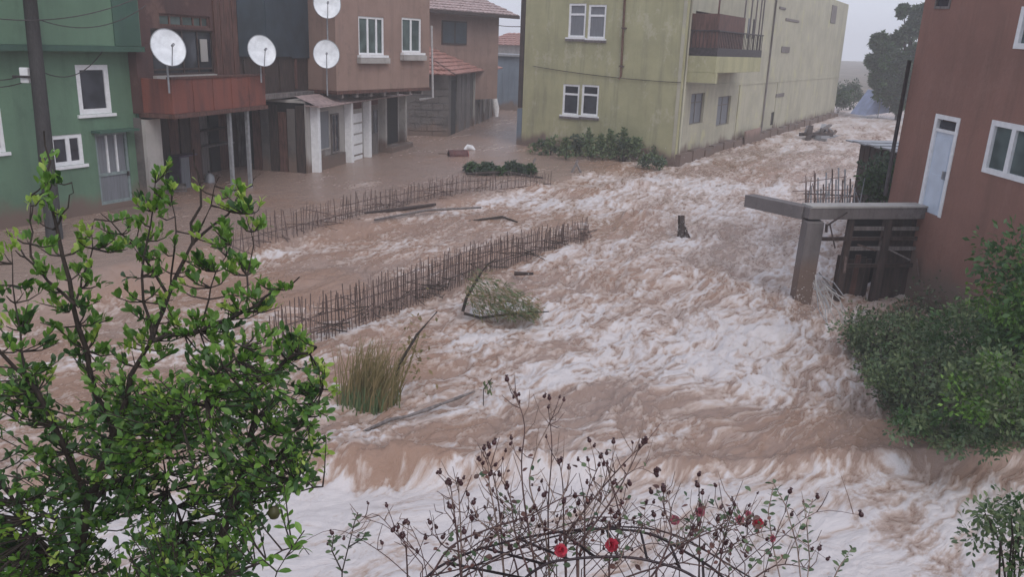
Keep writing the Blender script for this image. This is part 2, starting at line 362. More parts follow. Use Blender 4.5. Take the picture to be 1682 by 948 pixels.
# ------------------------------------------------------------------ house frames
class Face:
    """x runs along the facade (left to right from outside), y goes into the house, z up"""
    def __init__(s, a, b, name, label, cat='house', lean=0, z=0):
        a = Vector((a[0], a[1], z)); d = Vector((b[0]-a.x, b[1]-a.y, 0)); s.L = d.length
        s.M = Matrix.Translation(a) @ Matrix.Rotation(math.atan2(d.y, d.x), 4, 'Z') @ Matrix.Rotation(lean, 4, 'Y')
        s.I = s.M.inverted()
        s.e = bpy.data.objects.new(name, None); COL.objects.link(s.e); s.e.matrix_world = s.M; s.e.empty_display_size = .3
        s.e.location = s.M.to_translation(); s.e.rotation_euler = s.M.to_euler()
        tag(s.e, label, cat)
    def uz(s, px, py, y=0.0):
        o = s.I @ CAM; d = s.I.to_3x3() @ ray(px, py); t = (y-o.y)/d.y; p = o + d*t; return p.x, p.z
    def rect(s, x0, y0, x1, y1, y=0.0):
        xm, ym = (x0+x1)/2, (y0+y1)/2
        return s.uz(x0, ym, y)[0], s.uz(x1, ym, y)[0], s.uz(xm, y1, y)[1], s.uz(xm, y0, y)[1]
    def w(s, x, y, z): return s.M @ Vector((x, y, z))
def wall(F, name, mat, x0, x1, z0, z1, holes=(), y=0, deep=6, reveal=.18, label=None, parent=None, inset=0):
    m = MB(); xs = sorted({x0, x1, *[h[0] for h in holes], *[h[1] for h in holes]}); zs = sorted({z0, z1, *[h[2] for h in holes], *[h[3] for h in holes]})
    for a, b in zip(xs, xs[1:]):
        for c, d in zip(zs, zs[1:]):
            cx, cz = (a+b)/2, (c+d)/2
            if any(h[0] < cx < h[1] and h[2] < cz < h[3] for h in holes): continue
            m.quad((a, y, c), (b, y, c), (b, y, d), (a, y, d))
    for (a, b, c, d) in holes:
        r = y+reveal
        m.quad((a, y, c), (a, r, c), (a, r, d), (a, y, d)); m.quad((b, y, c), (b, y, d), (b, r, d), (b, r, c))
        m.quad((a, y, c), (b, y, c), (b, r, c), (a, r, c)); m.quad((a, y, d), (a, r, d), (b, r, d), (b, y, d))
    r = y+reveal
    m.box(x0+inset, x1, r, y+deep, z0, z1)
    m.quad((x0, y, z0), (x0, y, z1), (x0, r, z1), (x0, r, z0)); m.quad((x1, y, z0), (x1, r, z0), (x1, r, z1), (x1, y, z1))
    m.quad((x0, y, z1), (x1, y, z1), (x1, r, z1), (x0, r, z1)); m.quad((x0, y, z0), (x0, r, z0), (x1, r, z0), (x1, y, z0))
    o = m.build(name, mat, parent or F.e)
    if label: o['label'] = label
    return o
def window(F, r, mull=(), trans=(), fw=.06, y=.05, mat=None, glass=None, sill=.0, sillz=.08, label=None, d=.07, pan=True):
    mat = mat or M['white']; glass = glass or M['glass']; x0, x1, z0, z1 = r
    m = MB(); m.box(x0, x0+fw, y, y+d, z0, z1); m.box(x1-fw, x1, y, y+d, z0, z1)
    m.box(x0+fw, x1-fw, y+.001, y+d, z0, z0+fw); m.box(x0+fw, x1-fw, y+.001, y+d, z1-fw, z1)
    xs = [x0+fw] + [x0+(x1-x0)*t for t in mull] + [x1-fw]; zs = [z0+fw] + [z0+(z1-z0)*t for t in trans] + [z1-fw]
    for x in xs[1:-1]: m.box(x-fw*.55, x+fw*.55, y+.008, y+d, z0+fw, z1-fw)
    for z in zs[1:-1]: m.box(x0+fw, x1-fw, y+.014, y+d, z-fw*.5, z+fw*.5)
    w = m.build('window', mat, F.e)
    if label: w['label'] = label
    if pan:
        for a, b in zip(xs, xs[1:]):
            for c, e in zip(zs, zs[1:]): MB().box(a-.01, b+.01, y+d*.55, y+d*.8, c-.01, e+.01).build('pane', glass, w)
    if sill:
        MB().box(x0-.08, x1+.08, -sill, y+d+.01, z0-sillz, z0-.003).build('sill', M['white'] if mat is M['white'] else mat, w)
    return w

# ------------------------------------------------------------------ GREEN HOUSE
B = G(240, 335); A = at(0, 200, B.dot(fwd)/1.0*0 + 19.4)
B2 = Vector((B.x, B.y)); dA = (Vector((A.x, A.y))-B2)
F = Face(B2 + dA*1.7, B2, 'green_house', 'green plastered house at the left edge behind the wooden utility pole')
XR = F.uz(228, 200)[0]; zl = F.uz(150, 74)[1]
r1 = F.rect(127, 106, 181, 187); r2 = F.rect(84, 221, 137, 272); r3 = F.rect(-40, 178, 6, 252); rd = F.rect(161, 217, 214, 334)
rd = (rd[0], rd[1], max(rd[2], .02), rd[3])
wall(F, 'wall', M['green'], 0, XR, -2.5, zl, [r1, r2, r3, rd], deep=7)
wall(F, 'upper_wall', M['green'], 0, XR-.02, zl+.002, zl+4.2, y=-.38, deep=7.3)
MB().box(-.05, XR+.03, -.44, .3, zl-.14, zl-.003).build('ledge', M['greendk'], F.e)
MB().box(XR-.85, XR-.06, -.41, -.379, zl+.01, zl+4.1).build('corner_strip', M['greendk'], F.e)
m = MB(); m.tube([(XR-.07, -.07, -1), (XR-.07, -.07, zl-.2)], .045, 8); m.build('downpipe', M['greendk'], F.e, True)
window(F, r1, fw=.13, y=.02, sill=.06, glass=M['glass'], label='upper white framed window')
window(F, r2, fw=.1, y=.02, mull=(.55,), sill=.05, label='lower white framed window')
window(F, r3, fw=.1, y=.02, mull=(.5,), sill=.05)
m = MB(); x0, x1, z0, z1 = rd; f = .07; zm = z0+(z1-z0)*.42
for a, b in ((x0, x0+f), (x1-f, x1)): m.box(a, b, .03, .1, z0, z1)
m.box(x0+f, x1-f, .031, .1, z1-f, z1); m.box(x0+f, x1-f, .031, .1, zm-.04, zm+.04); m.box(x0+f, x1-f, .031, .1, z0, z0+.08)
dr = m.build('door', M['doorgrey'], F.e); dr['label'] = 'grey metal door with barred glass'
for k in range(3):
    a = x0+f+(x1-x0-2*f)*k/3; b = x0+f+(x1-x0-2*f)*(k+1)/3
    MB().box(a+.02, b-.02, .07, .09, zm+.04, z1-f).build('pane', M['curtain'], dr)
    if k: MB().box(a-.02, a+.02, .02, .08, zm+.04, z1-f).build('bar', M['white'], dr)
MB().box(x0+f, x1-f, .06, .09, z0+.08, zm-.04).build('door_panel', M['curtain'], dr)
MB().box(x1-f-.03, x1-f+.01, -.03, .03, zm-.1, zm+.02).build('handle', M['darkmetal'], dr)
MB().box(x0-.1, x1+.12, -.35, -.005, z1+.03, z1+.09).build('canopy', M['greendk'], F.e)
MB().box(x0+.1, x1+.55, -.9, -.01, -.6, .02).build('step', M['concrete'], F.e, bevel=.02)
MB().box(x0+.3, x1+.65, -1.35, -.91, -.6, -.0).build('step', M['concrete'], F.e, bevel=.02)
GREEN = F

# ------------------------------------------------------------------ HOUSE WITH RED BALCONY
P0 = at(285, 183, 22.4); P1 = at(435, 168, 26.6)
F = Face(P0, P1, 'balcony_house', 'dark timber and brick house with a rust red balcony beside the green house')
RE = .95       # recess of the main wall behind the balcony front
xl = F.uz(224, 100, RE)[0]; xr = F.uz(388, 80, RE)[0]; zb = 2.52
rw = F.rect(250, 48, 352, 122, RE)
rt = F.rect(262, 24, 345, 44, RE)
wall(F, 'upper_wall', M['brickdk'], xl, xr, zb, 7.0, [rw, rt], y=RE, deep=5, reveal=.3)
x0, x1, z0, z1 = rw
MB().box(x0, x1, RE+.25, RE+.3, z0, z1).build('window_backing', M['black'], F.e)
w = window(F, rw, mull=(.5, .75), trans=(.12,), fw=.05, y=RE+.05, mat=M['darkwood'], label='wide dark open window')
MB().box(x0-.05, x1-.1, RE-.12, RE+.04, z0-.12, z0-.01).build('sill', M['palecon'], w)
c0 = x0+(x1-x0)*.78
MB().box(c0, c0+.32, RE+.02, RE+.05, z0+.35, z1-.25).build('curtain', M['palecon'], w)
w = window(F, rt, mull=(.22, .45, .68, .84), fw=.06, y=RE+.05, mat=M['redwood'], glass=M['glassg'], label='row of small upper panes')
x0, x1, z0, z1 = F.rect(352, 20, 390, 128, RE)
for k in range(4):
    a = x0+(x1-x0)*k/4; MB().box(a+.01, a+(x1-x0)/4-.012, RE-.05-.008*(k % 2), RE-.002, zb+.05, 7).build('plank', M['redwood'], F.e)
# balcony
xe = F.uz(436, 150)[0]; zt = F.uz(360, 127)[1]
bal = MB(); bal.box(0, xe, 0, .1, zb+.02, zt); bal.box(0, .1, .102, RE, zb+.02, zt); bal.box(xe-.1, xe, .102, RE, zb+.02, zt)
bo = bal.build('balcony', M['brick'], F.e, bevel=.01); bo['label'] = 'rust red balcony parapet'
MB().box(-.04, xe+.04, -.05, RE+.2, zb-.1, zb+.018).build('floor_slab', M['redwood'], bo)
MB().box(-.03, xe+.03, -.03, .13, zt+.002, zt+.06).build('coping', M['redwood'], bo)
for k in range(1, 5): MB().box(xe*k/5-.03, xe*k/5+.03, -.02, -.001, zb+.03, zt-.02).build('batten', M['brick'], bo)
# ground floor: a dark open porch
back = RE+1.6
MB().box(xl, xr+.1, back, back+4, -2.5, zb-.1).build('ground_floor_wall', M['darkwood'], F.e)
for k in range(9):
    a = xl+(xr-xl)*k/9; MB().box(a+.02, a+(xr-xl)/9-.05, back-.05-.015*(k % 3), back-.005, -1, zb-.2).build('plank', M['darkwood'] if k % 2 else M['redwood'], F.e)
x0, x1, z0, z1 = F.rect(236, 198, 262, 290, RE)
MB().box(x0, x1, RE-.1, RE+.5, -2, z1+.05).build('white_pier', M['palecon'], F.e)
MB().box(xl, x0-.002, RE, RE+.4, -2, zb-.12).build('side_wall', M['stone'], F.e)
for px, py in ((379, 300), (408, 300)):
    u = F.uz(px, py-60, .15)[0]
    MB().box(u-.05, u+.05, .1, .2, -2, zb-.12).build('post', M['greymetal'], F.e)
HB = F
# junk under the porch
def crate(loc, rz, s, mat, name='crate', label='', cat='crate', group=None):
    e = empty(name, loc, rz, label, cat, group); w, d, h = s
    for i in range(4):
        z = h*i/4
        for a in ((-w/2, w/2, -d/2, -d/2+.02), (-w/2, w/2, d/2-.02, d/2), (-w/2, -w/2+.02, -d/2+.021, d/2-.021), (w/2-.02, w/2, -d/2+.021, d/2-.021)):
            MB().box(a[0], a[1], a[2], a[3], z+.01, z+h/4-.02).build('slat', mat, e)
    MB().box(-w/2+.02, w/2-.02, -d/2+.02, d/2-.02, 0, .02).build('base', mat, e)
    return e
p = F.w(2.2, RE+.9, -.35); crate(p, .4, (.7, .5, .55), M['greywood'], label='grey slatted crate in the water under the red balcony')
p = F.w(3.0, RE+1.1, -.1)
e = empty('cupboard', p, R(75), 'purple grey old cupboard standing under the red balcony behind the posts', 'cupboard')
MB().box(-.45, .45, -.2, .2, -.8, 1.1).build('body', plain('purple_paint', (.07, .05, .09), .5), e)
MB().box(-.43, -.02, -.23, -.201, -.7, 1.05).build('door', M['curtain'], e); MB().box(.02, .43, -.23, -.201, -.7, 1.05).build('door', M['redwood'], e)

p = F.w(1.3, RE+1.2, -.1); e = empty('plank_stack', p, .3, 'leaning bundle of reddish planks at the left side of the porch', 'planks')
for k in range(6): MB().beam((-.3+.12*k, 0, -.6), (-.15+.13*k, .25, 1.5+.1*(k % 3)), .1, .03).build('plank', M['redwood' if k % 2 else 'greywood'], e)
p = F.w(4.0, RE+.9, -.3); e = empty('gas_bottle', p, 0, 'small pale bottle standing near the right post of the porch', 'gas bottle')
MB().tube([(0, 0, 0), (0, 0, .04), (0, 0, .5), (0, 0, .6)], [.14, .16, .16, .06], 12).build('body', M['greymetal'], e, True); MB().tube([(0, 0, .6), (0, 0, .68)], .03, 8).build('valve', M['darkmetal'], e)
# ------------------------------------------------------------------ DARK SHEETED HOUSE
a = HB.w(xr+.02, RE+.02, 0); b3l = at(553, 148, 30.6)
d = Vector((P1.x-P0.x, P1.y-P0.y)).normalized()
F = Face((a.x, a.y), (a.x+d.x*5.2, a.y+d.y*5.2), 'dark_house', 'narrow dark house with blue grey sheeting above an open store between two brown houses')
x0 = 0; x1 = F.uz(545, 80)[0]; zf = F.uz(480, 150)[1]
zs = F.uz(460, 92)[1]
wall(F, 'wall', M['darkwood'], 0, x1, zf, 8, y=0, deep=5)
for k in range(4):
    a = x1*k/4; MB().box(a+.01, a+x1/4+.03, -.10-.012*(k % 2), -.09+.02*(k % 2), zs+.02*(k % 2)-.1*k*.3, 8).build('sheeting', M['tarp'], F.e)
for k in range(6):
    a = x1*(k+.3)/6; MB().box(a, a+.1, -.06, -.002, zf+.1, zs-.1).build('batten', M['redwood' if k % 2 else 'darkwood'], F.e)
MB().box(.05, x1+.25, -.3, .2, zf-.16, zf-.004).build('fascia', M['greywood'], F.e)
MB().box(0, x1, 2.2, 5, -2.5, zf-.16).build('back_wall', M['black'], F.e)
for k in range(11):
    a = x1*k/11; MB().box(a+.03, a+x1/11-.02, 2.1-.04*(k % 3), 2.195, -1, zf-.2-.15*(k % 4)).build('board', M[('darkwood', 'redwood', 'black', 'greywood')[(k*7) % 4]], F.e)
MB().box(.3, 2.2, 1.7, 2.05, .95, 1.0).build('shelf', M['greywood'], F.e); MB().box(.3, 2.0, 1.7, 2.05, 1.5, 1.54).build('shelf', M['darkwood'], F.e)
u = F.uz(497, 230, .1)[0]
sp = MB().box(u-.17, u+.2, .02, .5, -2, zf-.18).build('stone_pier', M['stone'], F.e)
for px in (446, 470):
    u = F.uz(px, 230, .6)[0]; MB().box(u-.07, u+.07, .5, .64, -2, zf-.18).build('post', M['redwood'], F.e)
HD = F
p = F.w(F.uz(468, 238, 1.0)[0], 1.0, -.1)
e = empty('workbench', p, math.atan2(d.y, d.x), 'pale cluttered bench in the open store of the dark house', 'bench')
MB().box(-.6, .6, -.25, .25, .55, .62).build('top', M['greywood'], e)
for sx in (-.5, .5):
    for sy in (-.2, .2): MB().box(sx-.04, sx+.04, sy-.04, sy+.04, -1, .55).build('leg', M['greywood'], e)
MB().box(-.3, 0, -.1, .1, .62, .8).build('box', M['cloth'], e); MB().tube([(.2, 0, .62), (.2, 0, .95)], .05, 8).build('bottle', M['glassg'], e)

# ------------------------------------------------------------------ BROWN JETTIED HOUSE
A = G(514, 286); B = G(667, 240)
F = Face(A, B, 'jettied_house', 'light brown house with overhanging upper storey and white ground floor pillars')
U0 = at(553, 148, 30.4); U1 = at(705, 142, 35.2)
l0 = F.I @ U0; l1 = F.I @ U1
# upper block: its own plane
ang = math.atan2(l1.y-l0.y, l1.x-l0.x)
up = bpy.data.objects.new('upper_storey', None); COL.objects.link(up); up.parent = F.e; up.location = (l0.x, l0.y, 0); up.rotation_euler = (0, 0, ang)
class Sub: pass
FU = Face.__new__(Face); FU.M = F.M @ Matrix.Translation((l0.x, l0.y, 0)) @ Matrix.Rotation(ang, 4, 'Z'); FU.I = FU.M.inverted(); FU.e = up
bpy.data.objects.remove(up); FU.e = None
def reframe(o): o.matrix_parent_inverse = Matrix.Identity(4); o.location = (l0.x, l0.y, 0); o.rotation_euler = (0, 0, ang)
FU.e = F.e
L = (FU.I @ U1).x; zb3 = FU.uz(630, 146)[1]
ra = FU.rect(589, 27, 631, 90); rb = FU.rect(660, 29, 692, 86)
o = wall(FU, 'upper_wall', M['brown'], 0, L, zb3, 8.2, [ra, rb], deep=6); reframe(o)
for r_, mu in ((ra, (.38, .72)), (rb, (.5,))):
    o = window(FU, r_, mull=mu, fw=.08, y=.03, glass=M['glassg'], sill=.16, sillz=.09); reframe(o)
    x0, x1, z0, z1 = r_
    MB().box(x0-.12, x1+.12, -.2, -.003, z0-.3, z0-.1).build('flower_ledge', M['palecon'], o)
o = MB().box(-.06, L+.06, -.1, .5, 7.05, 7.2).build('eave', M['darkwood'], F.e); reframe(o)
o = MB().box(-.04, L+.04, -.05, 1.6, zb3-.12, zb3-.004).build('jetty_beam', M['redwood'], F.e); reframe(o)
for k in range(7):
    a = L*(k+.4)/7; o = MB().box(a-.06, a+.06, .0, 1.5, zb3-.27, zb3-.124).build('joist', M['greywood'], F.e); reframe(o)
zg = F.uz(560, 164)[1]; LG = F.uz(667, 205)[0]
zg = min(zg, zb3-.3)
MB().box(.05, LG+.05, .25, 5.5, zg, zb3-.28).build('beam', M['palecon'], F.e)
MB().quad((0, -.35, zg-.12), (LG, -.2, zg-.12), (LG, .6, zb3-.14), (0, .6, zb3-.14)).box(0, LG, -.3, .24, zg-.11, zg-.06).build('porch_roof', M['tilegrey'], F.e)
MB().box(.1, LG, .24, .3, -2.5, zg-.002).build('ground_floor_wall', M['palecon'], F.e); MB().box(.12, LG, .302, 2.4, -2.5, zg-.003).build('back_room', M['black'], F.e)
for k in range(6): MB().box(.06+.01*(k % 2), .118, .32+.34*k, .32+.34*k+.3, -1.5, zg-.1-.12*(k % 3)).build('board', M[('darkwood', 'stone', 'redwood')[k % 3]], F.e)
def pu(px, y=.1): return F.uz(px, 215, y)[0]
for a in (513, 568, 598, 624, 657):
    x_ = max(0, pu(a+5)-.1); MB().box(x_, x_+.2, -.06, .235, -2, zg-.13).build('pillar', M['white'] if a < 600 else M['palecon'], F.e, bevel=.01)
x0, x1 = pu(577), pu(597)
dd = MB().box(x0, x1, .17, .235, -.8, zg-.45).build('door', M['palecon'], F.e); dd['label'] = 'white shutter door'
for k in range(5): MB().box(x0+.03, x1-.03, .14, .169, -.2+.42*k, .15+.42*k).build('door_panel', M['white'], dd)
MB().box(x0, x1, .16, .235, zg-.44, zg-.02).build('transom', M['doorred'], dd)
x0, x1 = pu(605), pu(623.5); xm = (x0+x1)/2
for a, b in ((x0, xm-.02), (xm+.02, x1)):
    dd = MB().box(a, b, .17, .235, -.8, zg-.4).build('door', M['greywood'], F.e); MB().box(a+.1, b-.1, .14, .169, .9, zg-.6).build('pane', M['glass'], dd)
MB().box(x0, x1, .16, .235, zg-.38, zg-.02).build('transom', M['doorred'], F.e)
x0, x1 = pu(632), pu(657)
MB().box(x0, x1, .2, .238, .25, zg-.05).build('dark_opening', M['black'], F.e)
MB().box(x0-.3, x1+.5, -.35, .19, -1.5, .22).build('step', M['palecon'], F.e, bevel=.02)
window(F, (pu(548), pu(560), .5, zg-.5), mull=(.5,), fw=.05, y=.16, mat=M['greywood'])
window(F, (pu(527), pu(545), .7, zg-.3), fw=.05, y=.16, mat=M['palecon'], glass=M['curtain'])
MB().box(pu(525), pu(567), .1, .235, -1.5, .45).build('plinth', M['stone'], F.e)
# white drain pipe on its right
q0 = at(709, 42, 35.6); q1 = at(711, 160, 35.6); q2 = at(690, 163, 36.4)
MB().tube([F.I@q0, F.I@q1, F.I@q2], .045, 8).build('drain_pipe', M['white'], F.e, True)

# ------------------------------------------------------------------ TILED SHED HOUSE
A = G(672, 222); B = G(736, 224)
F = Face(A, B, 'tiled_house', 'brown house with pinkish tiled roofs and a stone and plank shed down the alley')
L = F.L; ze = F.uz(720, 122)[1]
C2 = F.I @ G(811, 190)                                   # far end of the plank side
wall(F, 'stone_wall', M['stone'], -1.5, L, -2.5, ze, deep=4)
for row in range(9):
    z = -.1+row*(ze+.1)/9; o_ = (row % 2)*.28
    for k in range(int(L/.6)+1):
        a = k*.6-o_+.03; bb = min(a+.54, L-.01)
        if bb-max(a, .01) < .1: continue
        MB().box(max(a, .01), bb, -.03-.02*((k*7+row*3) % 3), .02, z+.02, z+(ze+.1)/9-.02).build('stone', M['stone'], F.e)
# plank side wall
sx = L; sl = math.hypot(C2.x-L, C2.y); sa2 = math.atan2(C2.y, C2.x-L)
def sidepart(mb, name, mat, par=None):
    o = mb.build(name, mat, par or F.e); o.location = (L, 0, 0); o.rotation_euler = (0, 0, sa2); return o
sidepart(MB().box(.02, sl, .05, 4, -2.5, ze+.1), 'side_wall', M['darkwood'])
npl = 22
for k in range(npl):
    a = sl*k/npl
    if 1 <= k <= 2: continue
    sidepart(MB().box(a+.02, a+sl/npl-.03, -.02*(k % 2), .04, -1.2, ze+.05-.03*(k % 3)), 'plank', M['greywood'] if k % 3 else M['stone'])
dd = sidepart(MB().box(sl*1.1/npl, sl*2.9/npl, .02, .048, -.5, ze-.3), 'door', M['black'])  # near-black panel paints the shade of an open doorway; no door leaf
for k in range(5):
    a = sl*(.45+.12*k); sidepart(MB().box(a-.06, a+.06, -.16, -.05, -1.2, ze), 'post', M['greywood' if k % 2 else 'palecon'])
# lean-to tiled roof: real rows of tiles
def tiled(name, p00, p10, p01, p11, nu, nv, mat, parent, thick=.06):
    p00, p10, p01, p11 = map(Vector, (p00, p10, p01, p11)); m = MB()
    nrm = (p10-p00).cross(p01-p00).normalized()
    if nrm.z < 0: nrm = -nrm
    for j in range(nv):
        for i in range(nu):
            s0, s1 = i/nu, (i+.94)/nu; t0, t1 = j/nv, (j+1.12)/nv
            P = lambda s, t: (p00*(1-s)+p10*s)*(1-t) + (p01*(1-s)+p11*s)*t
            jit = random.uniform(-.012, .012)
            a, b, c, d_ = P(s0, t0), P(s1, t0), P(s1, t1), P(s0, t1); mm = (a+b)/2+nrm*(thick+.045+jit); mn = (c+d_)/2+nrm*(.045+jit)
            a = a+nrm*(thick+jit); b = b+nrm*(thick+jit)
            bi = len(m.v); m.v += [tuple(a), tuple(mm), tuple(b), tuple(c), tuple(mn), tuple(d_)]
            m.f += [(bi, bi+1, bi+4, bi+5), (bi+1, bi+2, bi+3, bi+4)]
            m.quad(a-nrm*.05, b-nrm*.05, b, mm, a)
    m.quad(p00, p10, p11, p01)
    o = m.build(name, mat, parent); o['kind'] = 'stuff'; return o
# upper block behind the lean-to
UA = at(700, 70, 45.5); UB = at(819, 60, 50)
la, lb = F.I@UA, F.I@UB; ua = math.atan2(lb.y-la.y, lb.x-la.x); UL = math.hypot(lb.x-la.x, lb.y-la.y)
T = Matrix.Translation((la.x, la.y, 0)) @ Matrix.Rotation(ua, 4, 'Z')
FM = F.M @ T
def uzU(px, py):
    I = FM.inverted(); o = I@CAM; d_ = I.to_3x3()@ray(px, py); t = -o.y/d_.y; p = o+d_*t; return p.x, p.z
o = MB().box(0, UL, 0, 6, 1.5, uzU(760, 16)[1]).build('upper_wall', M['brown'], F.e); o.location = (la.x, la.y, 0); o.rotation_euler = (0, 0, ua)
xa, za = uzU(725, 72); xb, zb_ = uzU(766, 35)
o = MB().box(xa, xb, -.06, .02, za, zb_).build('window', M['darkwood'], F.e); o.location = (la.x, la.y, 0); o.rotation_euler = (0, 0, ua); o['label'] = 'dark shuttered window'
for k in range(2): MB().box(xa+.06+(xb-xa)*.5*k, xa+(xb-xa)*.5*(k+1)-.05, -.075, -.061, za+.08, zb_-.08).build('pane', M['tarp'], o)
zt2 = uzU(770, 18)[1]
hp = lambda x, y, z: T @ Vector((x, y, z))
tiled('upper_roof', hp(-.6, -.8, zt2-.1), hp(UL+.9, -.8, zt2-.1), hp(-.6, 3, zt2+1.2), hp(UL+.9, 3, zt2+1.2), 22, 8, M['tilegrey'], F.e)
o = MB().box(-.6, UL+.9, -.86, -.7, zt2-.26, zt2-.08).build('eave', M['darkwood'], F.e); o.location = (la.x, la.y, 0); o.rotation_euler = (0, 0, ua)
zr = 4.6-(72-71)*46/1370; zr = uzU(712, 74)[1]
sd_ = Vector((math.cos(sa2), math.sin(sa2), 0)); nrm_ = Vector((math.sin(sa2), -math.cos(sa2), 0))
a0 = Vector((L, 0, ze+.02))+nrm_*.45-sd_*.5
tiled('lean_to_roof', a0, a0+sd_*(sl+.9), Vector((L-2.0, 1.3, zr)), Vector((L-2.0, 1.3, zr))+sd_*(sl*.85), 30, 8, M['tile'], F.e)
tiled('lean_to_front', Vector((-1.5, -.35, ze+.0)), a0+Vector((0, -.3, -.02)), Vector((-1.5, 1.3, zr)), Vector((L-2.0, 1.3, zr-.01)), 12, 7, M['tile'], F.e)
rag = at(811, 178, 53)
mb = MB(); mb.tube([(0, 0, 1.0), (.05, -.05, .5), (.15, -.1, 0), (.2, -.1, -.5)], [.12, .2, .22, .1], 7); e = mb.build('white_rag', M['cloth'], smooth=True); e.location = rag
tag(e, 'small white cloth hanging at the far end of the plank shed in the alley', 'cloth')

# ------------------------------------------------------------------ buildings at the end of the alley
A = G(812, 180); B = G(862, 182)
F = Face(A, B, 'blue_grey_building', 'blue grey low building closing the end of the alley', 'building')
zt = F.uz(835, 92)[1]
wall(F, 'wall', M['bluewall'], -.5, F.L+3, -2, zt, deep=5)
MB().box(-.7, F.L+3.2, -.3, 5.2, zt+.002, zt+.15).build('roof', M['greymetal'], F.e)
for k in range(5): MB().box(F.L*k/5+.05, F.L*k/5+.1, -.05, -.003, -1, zt-.1).build('panel_seam', M['bluewall'], F.e)
A = at(815, 90, 76); B = at(858, 90, 74)
F = Face(A, B, 'far_tiled_house', 'distant pale house with a pinkish roof seen above the alley', 'house')
zt = F.uz(835, 74)[1]
wall(F, 'wall', M['palecon'], -1, F.L+4, -1, zt, deep=6)
tiled('roof', (-1.4, -.5, zt), (F.L+4.4, -.5, zt), (-1.4, 3, zt+1.1), (F.L+4.4, 3, zt+1.1), 16, 6, M['tile'], F.e)

# ------------------------------------------------------------------ YELLOW HOUSE
A = G(856, 238); B = G(1108, 267); C_ = G(1369, 191)
F = Face(A, B, 'yellow_house', 'long yellow plastered house with stained walls beyond the flooded river')
L = F.L; TOP = 8.6
wins = [F.rect(924, 138, 951, 189), F.rect(955, 139, 983, 190), F.rect(934, 5, 962, 61), F.rect(966, 7, 995, 63)]
c = F.I @ C_; SA = math.atan2(c.y, c.x-L); SL = math.hypot(c.x-L, c.y)
wall(F, 'wall', M['yellow'], 0, L, -2.5, TOP, wins, deep=.2)
MB().box(.3, L-.9, .21, 5, -2.5, TOP-.1).build('inner_wall', M['palecon'], F.e)
for i, r_ in enumerate(wins):
    window(F, r_, trans=(.68,), fw=.09, y=.02, sill=.09, sillz=.07, glass=M['glass'] if i < 2 else M['curtain'])
    x0, x1, z0, z1 = r_
    MB().box(x0-.1, x1+.1, -.07, -.002, z0-.17, z0-.073).build('sill_strip', M['greywood'], F.e)  # dark grey strip directly below each sill
u, z = F.uz(1021, 125)
m = MB(); m.tube([(F.uz(1022, 60)[0], -.07, 9), (u, -.07, z), (u-.08, -.07, z-.12)], .05, 8); o = m.build('downpipe', plain('brown_pipe', (.16, .09, .06), .6), F.e, True)
for k in range(3): MB().box(u-.1, u+.1, -.13, -.002, z+.4+1.6*k, z+.46+1.6*k).build('pipe_bracket', M['rust'], F.e)
sp_ = MB()
for i in range(14):
    a, b = L*i/14, L*(i+1)/14; sp_.box(a, b-.002, -.045, -.002, -2, .1+.12*math.sin(i*1.9)+.05*math.cos(i*5))
sp_.build('plinth', M['concrete'], F.e)
# dark upper end panel and pale post at its left corner
o = MB().box(-.32, -.004, .05, 1.0, F.uz(852, 176)[1], TOP).build('dark_end_panel', M['darkwood'], F.e)
o = MB().box(-.30, -.02, .0, .5, -2, F.uz(852, 178)[1]).build('corner_post', M['bluewall'], F.e)
# long side wall: a frame turned about the corner
FS = Face.__new__(Face); FS.M = F.M @ Matrix.Translation((L, 0, 0)) @ Matrix.Rotation(SA, 4, 'Z'); FS.I = FS.M.inverted(); FS.e = F.e
def ref2(o): o.location = (L, 0, 0); o.rotation_euler = (0, 0, SA); return o
sw = [FS.rect(1134, 153, 1156, 203), FS.rect(1178, 158, 1199, 205), FS.rect(1266, 184, 1273, 205)]
dop = FS.rect(1140, 0, 1215, 88)
dop = (dop[0]+.1, dop[1], 3.9, 6.3)
small = [FS.rect(1274, 153, 1287, 159), FS.rect(1283, 76, 1296, 86), FS.rect(1290, 31, 1312, 35), FS.rect(1365, 8, 1373, 38), FS.rect(1280, 11, 1290, 15)]
ref2(wall(FS, 'side_wall', M['yellow2'], .003, SL, -2.5, TOP, sw+[dop], deep=4, inset=.6))
for r_ in sw[:2]:
    o = ref2(window(FS, r_, mull=(.5,), trans=(.7,), fw=.05, y=.1, mat=M['greywood'], glass=M['curtain'])); o['label'] = 'small grey dusty side window'
ref2(MB().box(sw[2][0], sw[2][1], .1, .15, sw[2][2], sw[2][3]).build('vent', M['glass'], F.e))
for r_ in small: ref2(MB().box(r_[0], r_[1], -.05, .02, r_[2], r_[3]).build('vent', M['greywood'], F.e, bevel=.008))
o = ref2(MB().box(dop[0], dop[1], .12, .17, dop[2], dop[3]).build('balcony_door', M['redwood'], F.e))
for t in (.0, .33, .62): MB().box(dop[0]+(dop[1]-dop[0])*t+.05, dop[0]+(dop[1]-dop[0])*(t+.3), .09, .119, dop[2]+.1, dop[3]-.1).build('pane', M['glass'] if t else M['darkwood'], o)
wp = ref2(MB().box(dop[1]-.55, dop[1]-.35, .05, .088, dop[2]+.15, dop[3]-.8).build('white_strip', M['white'], F.e))
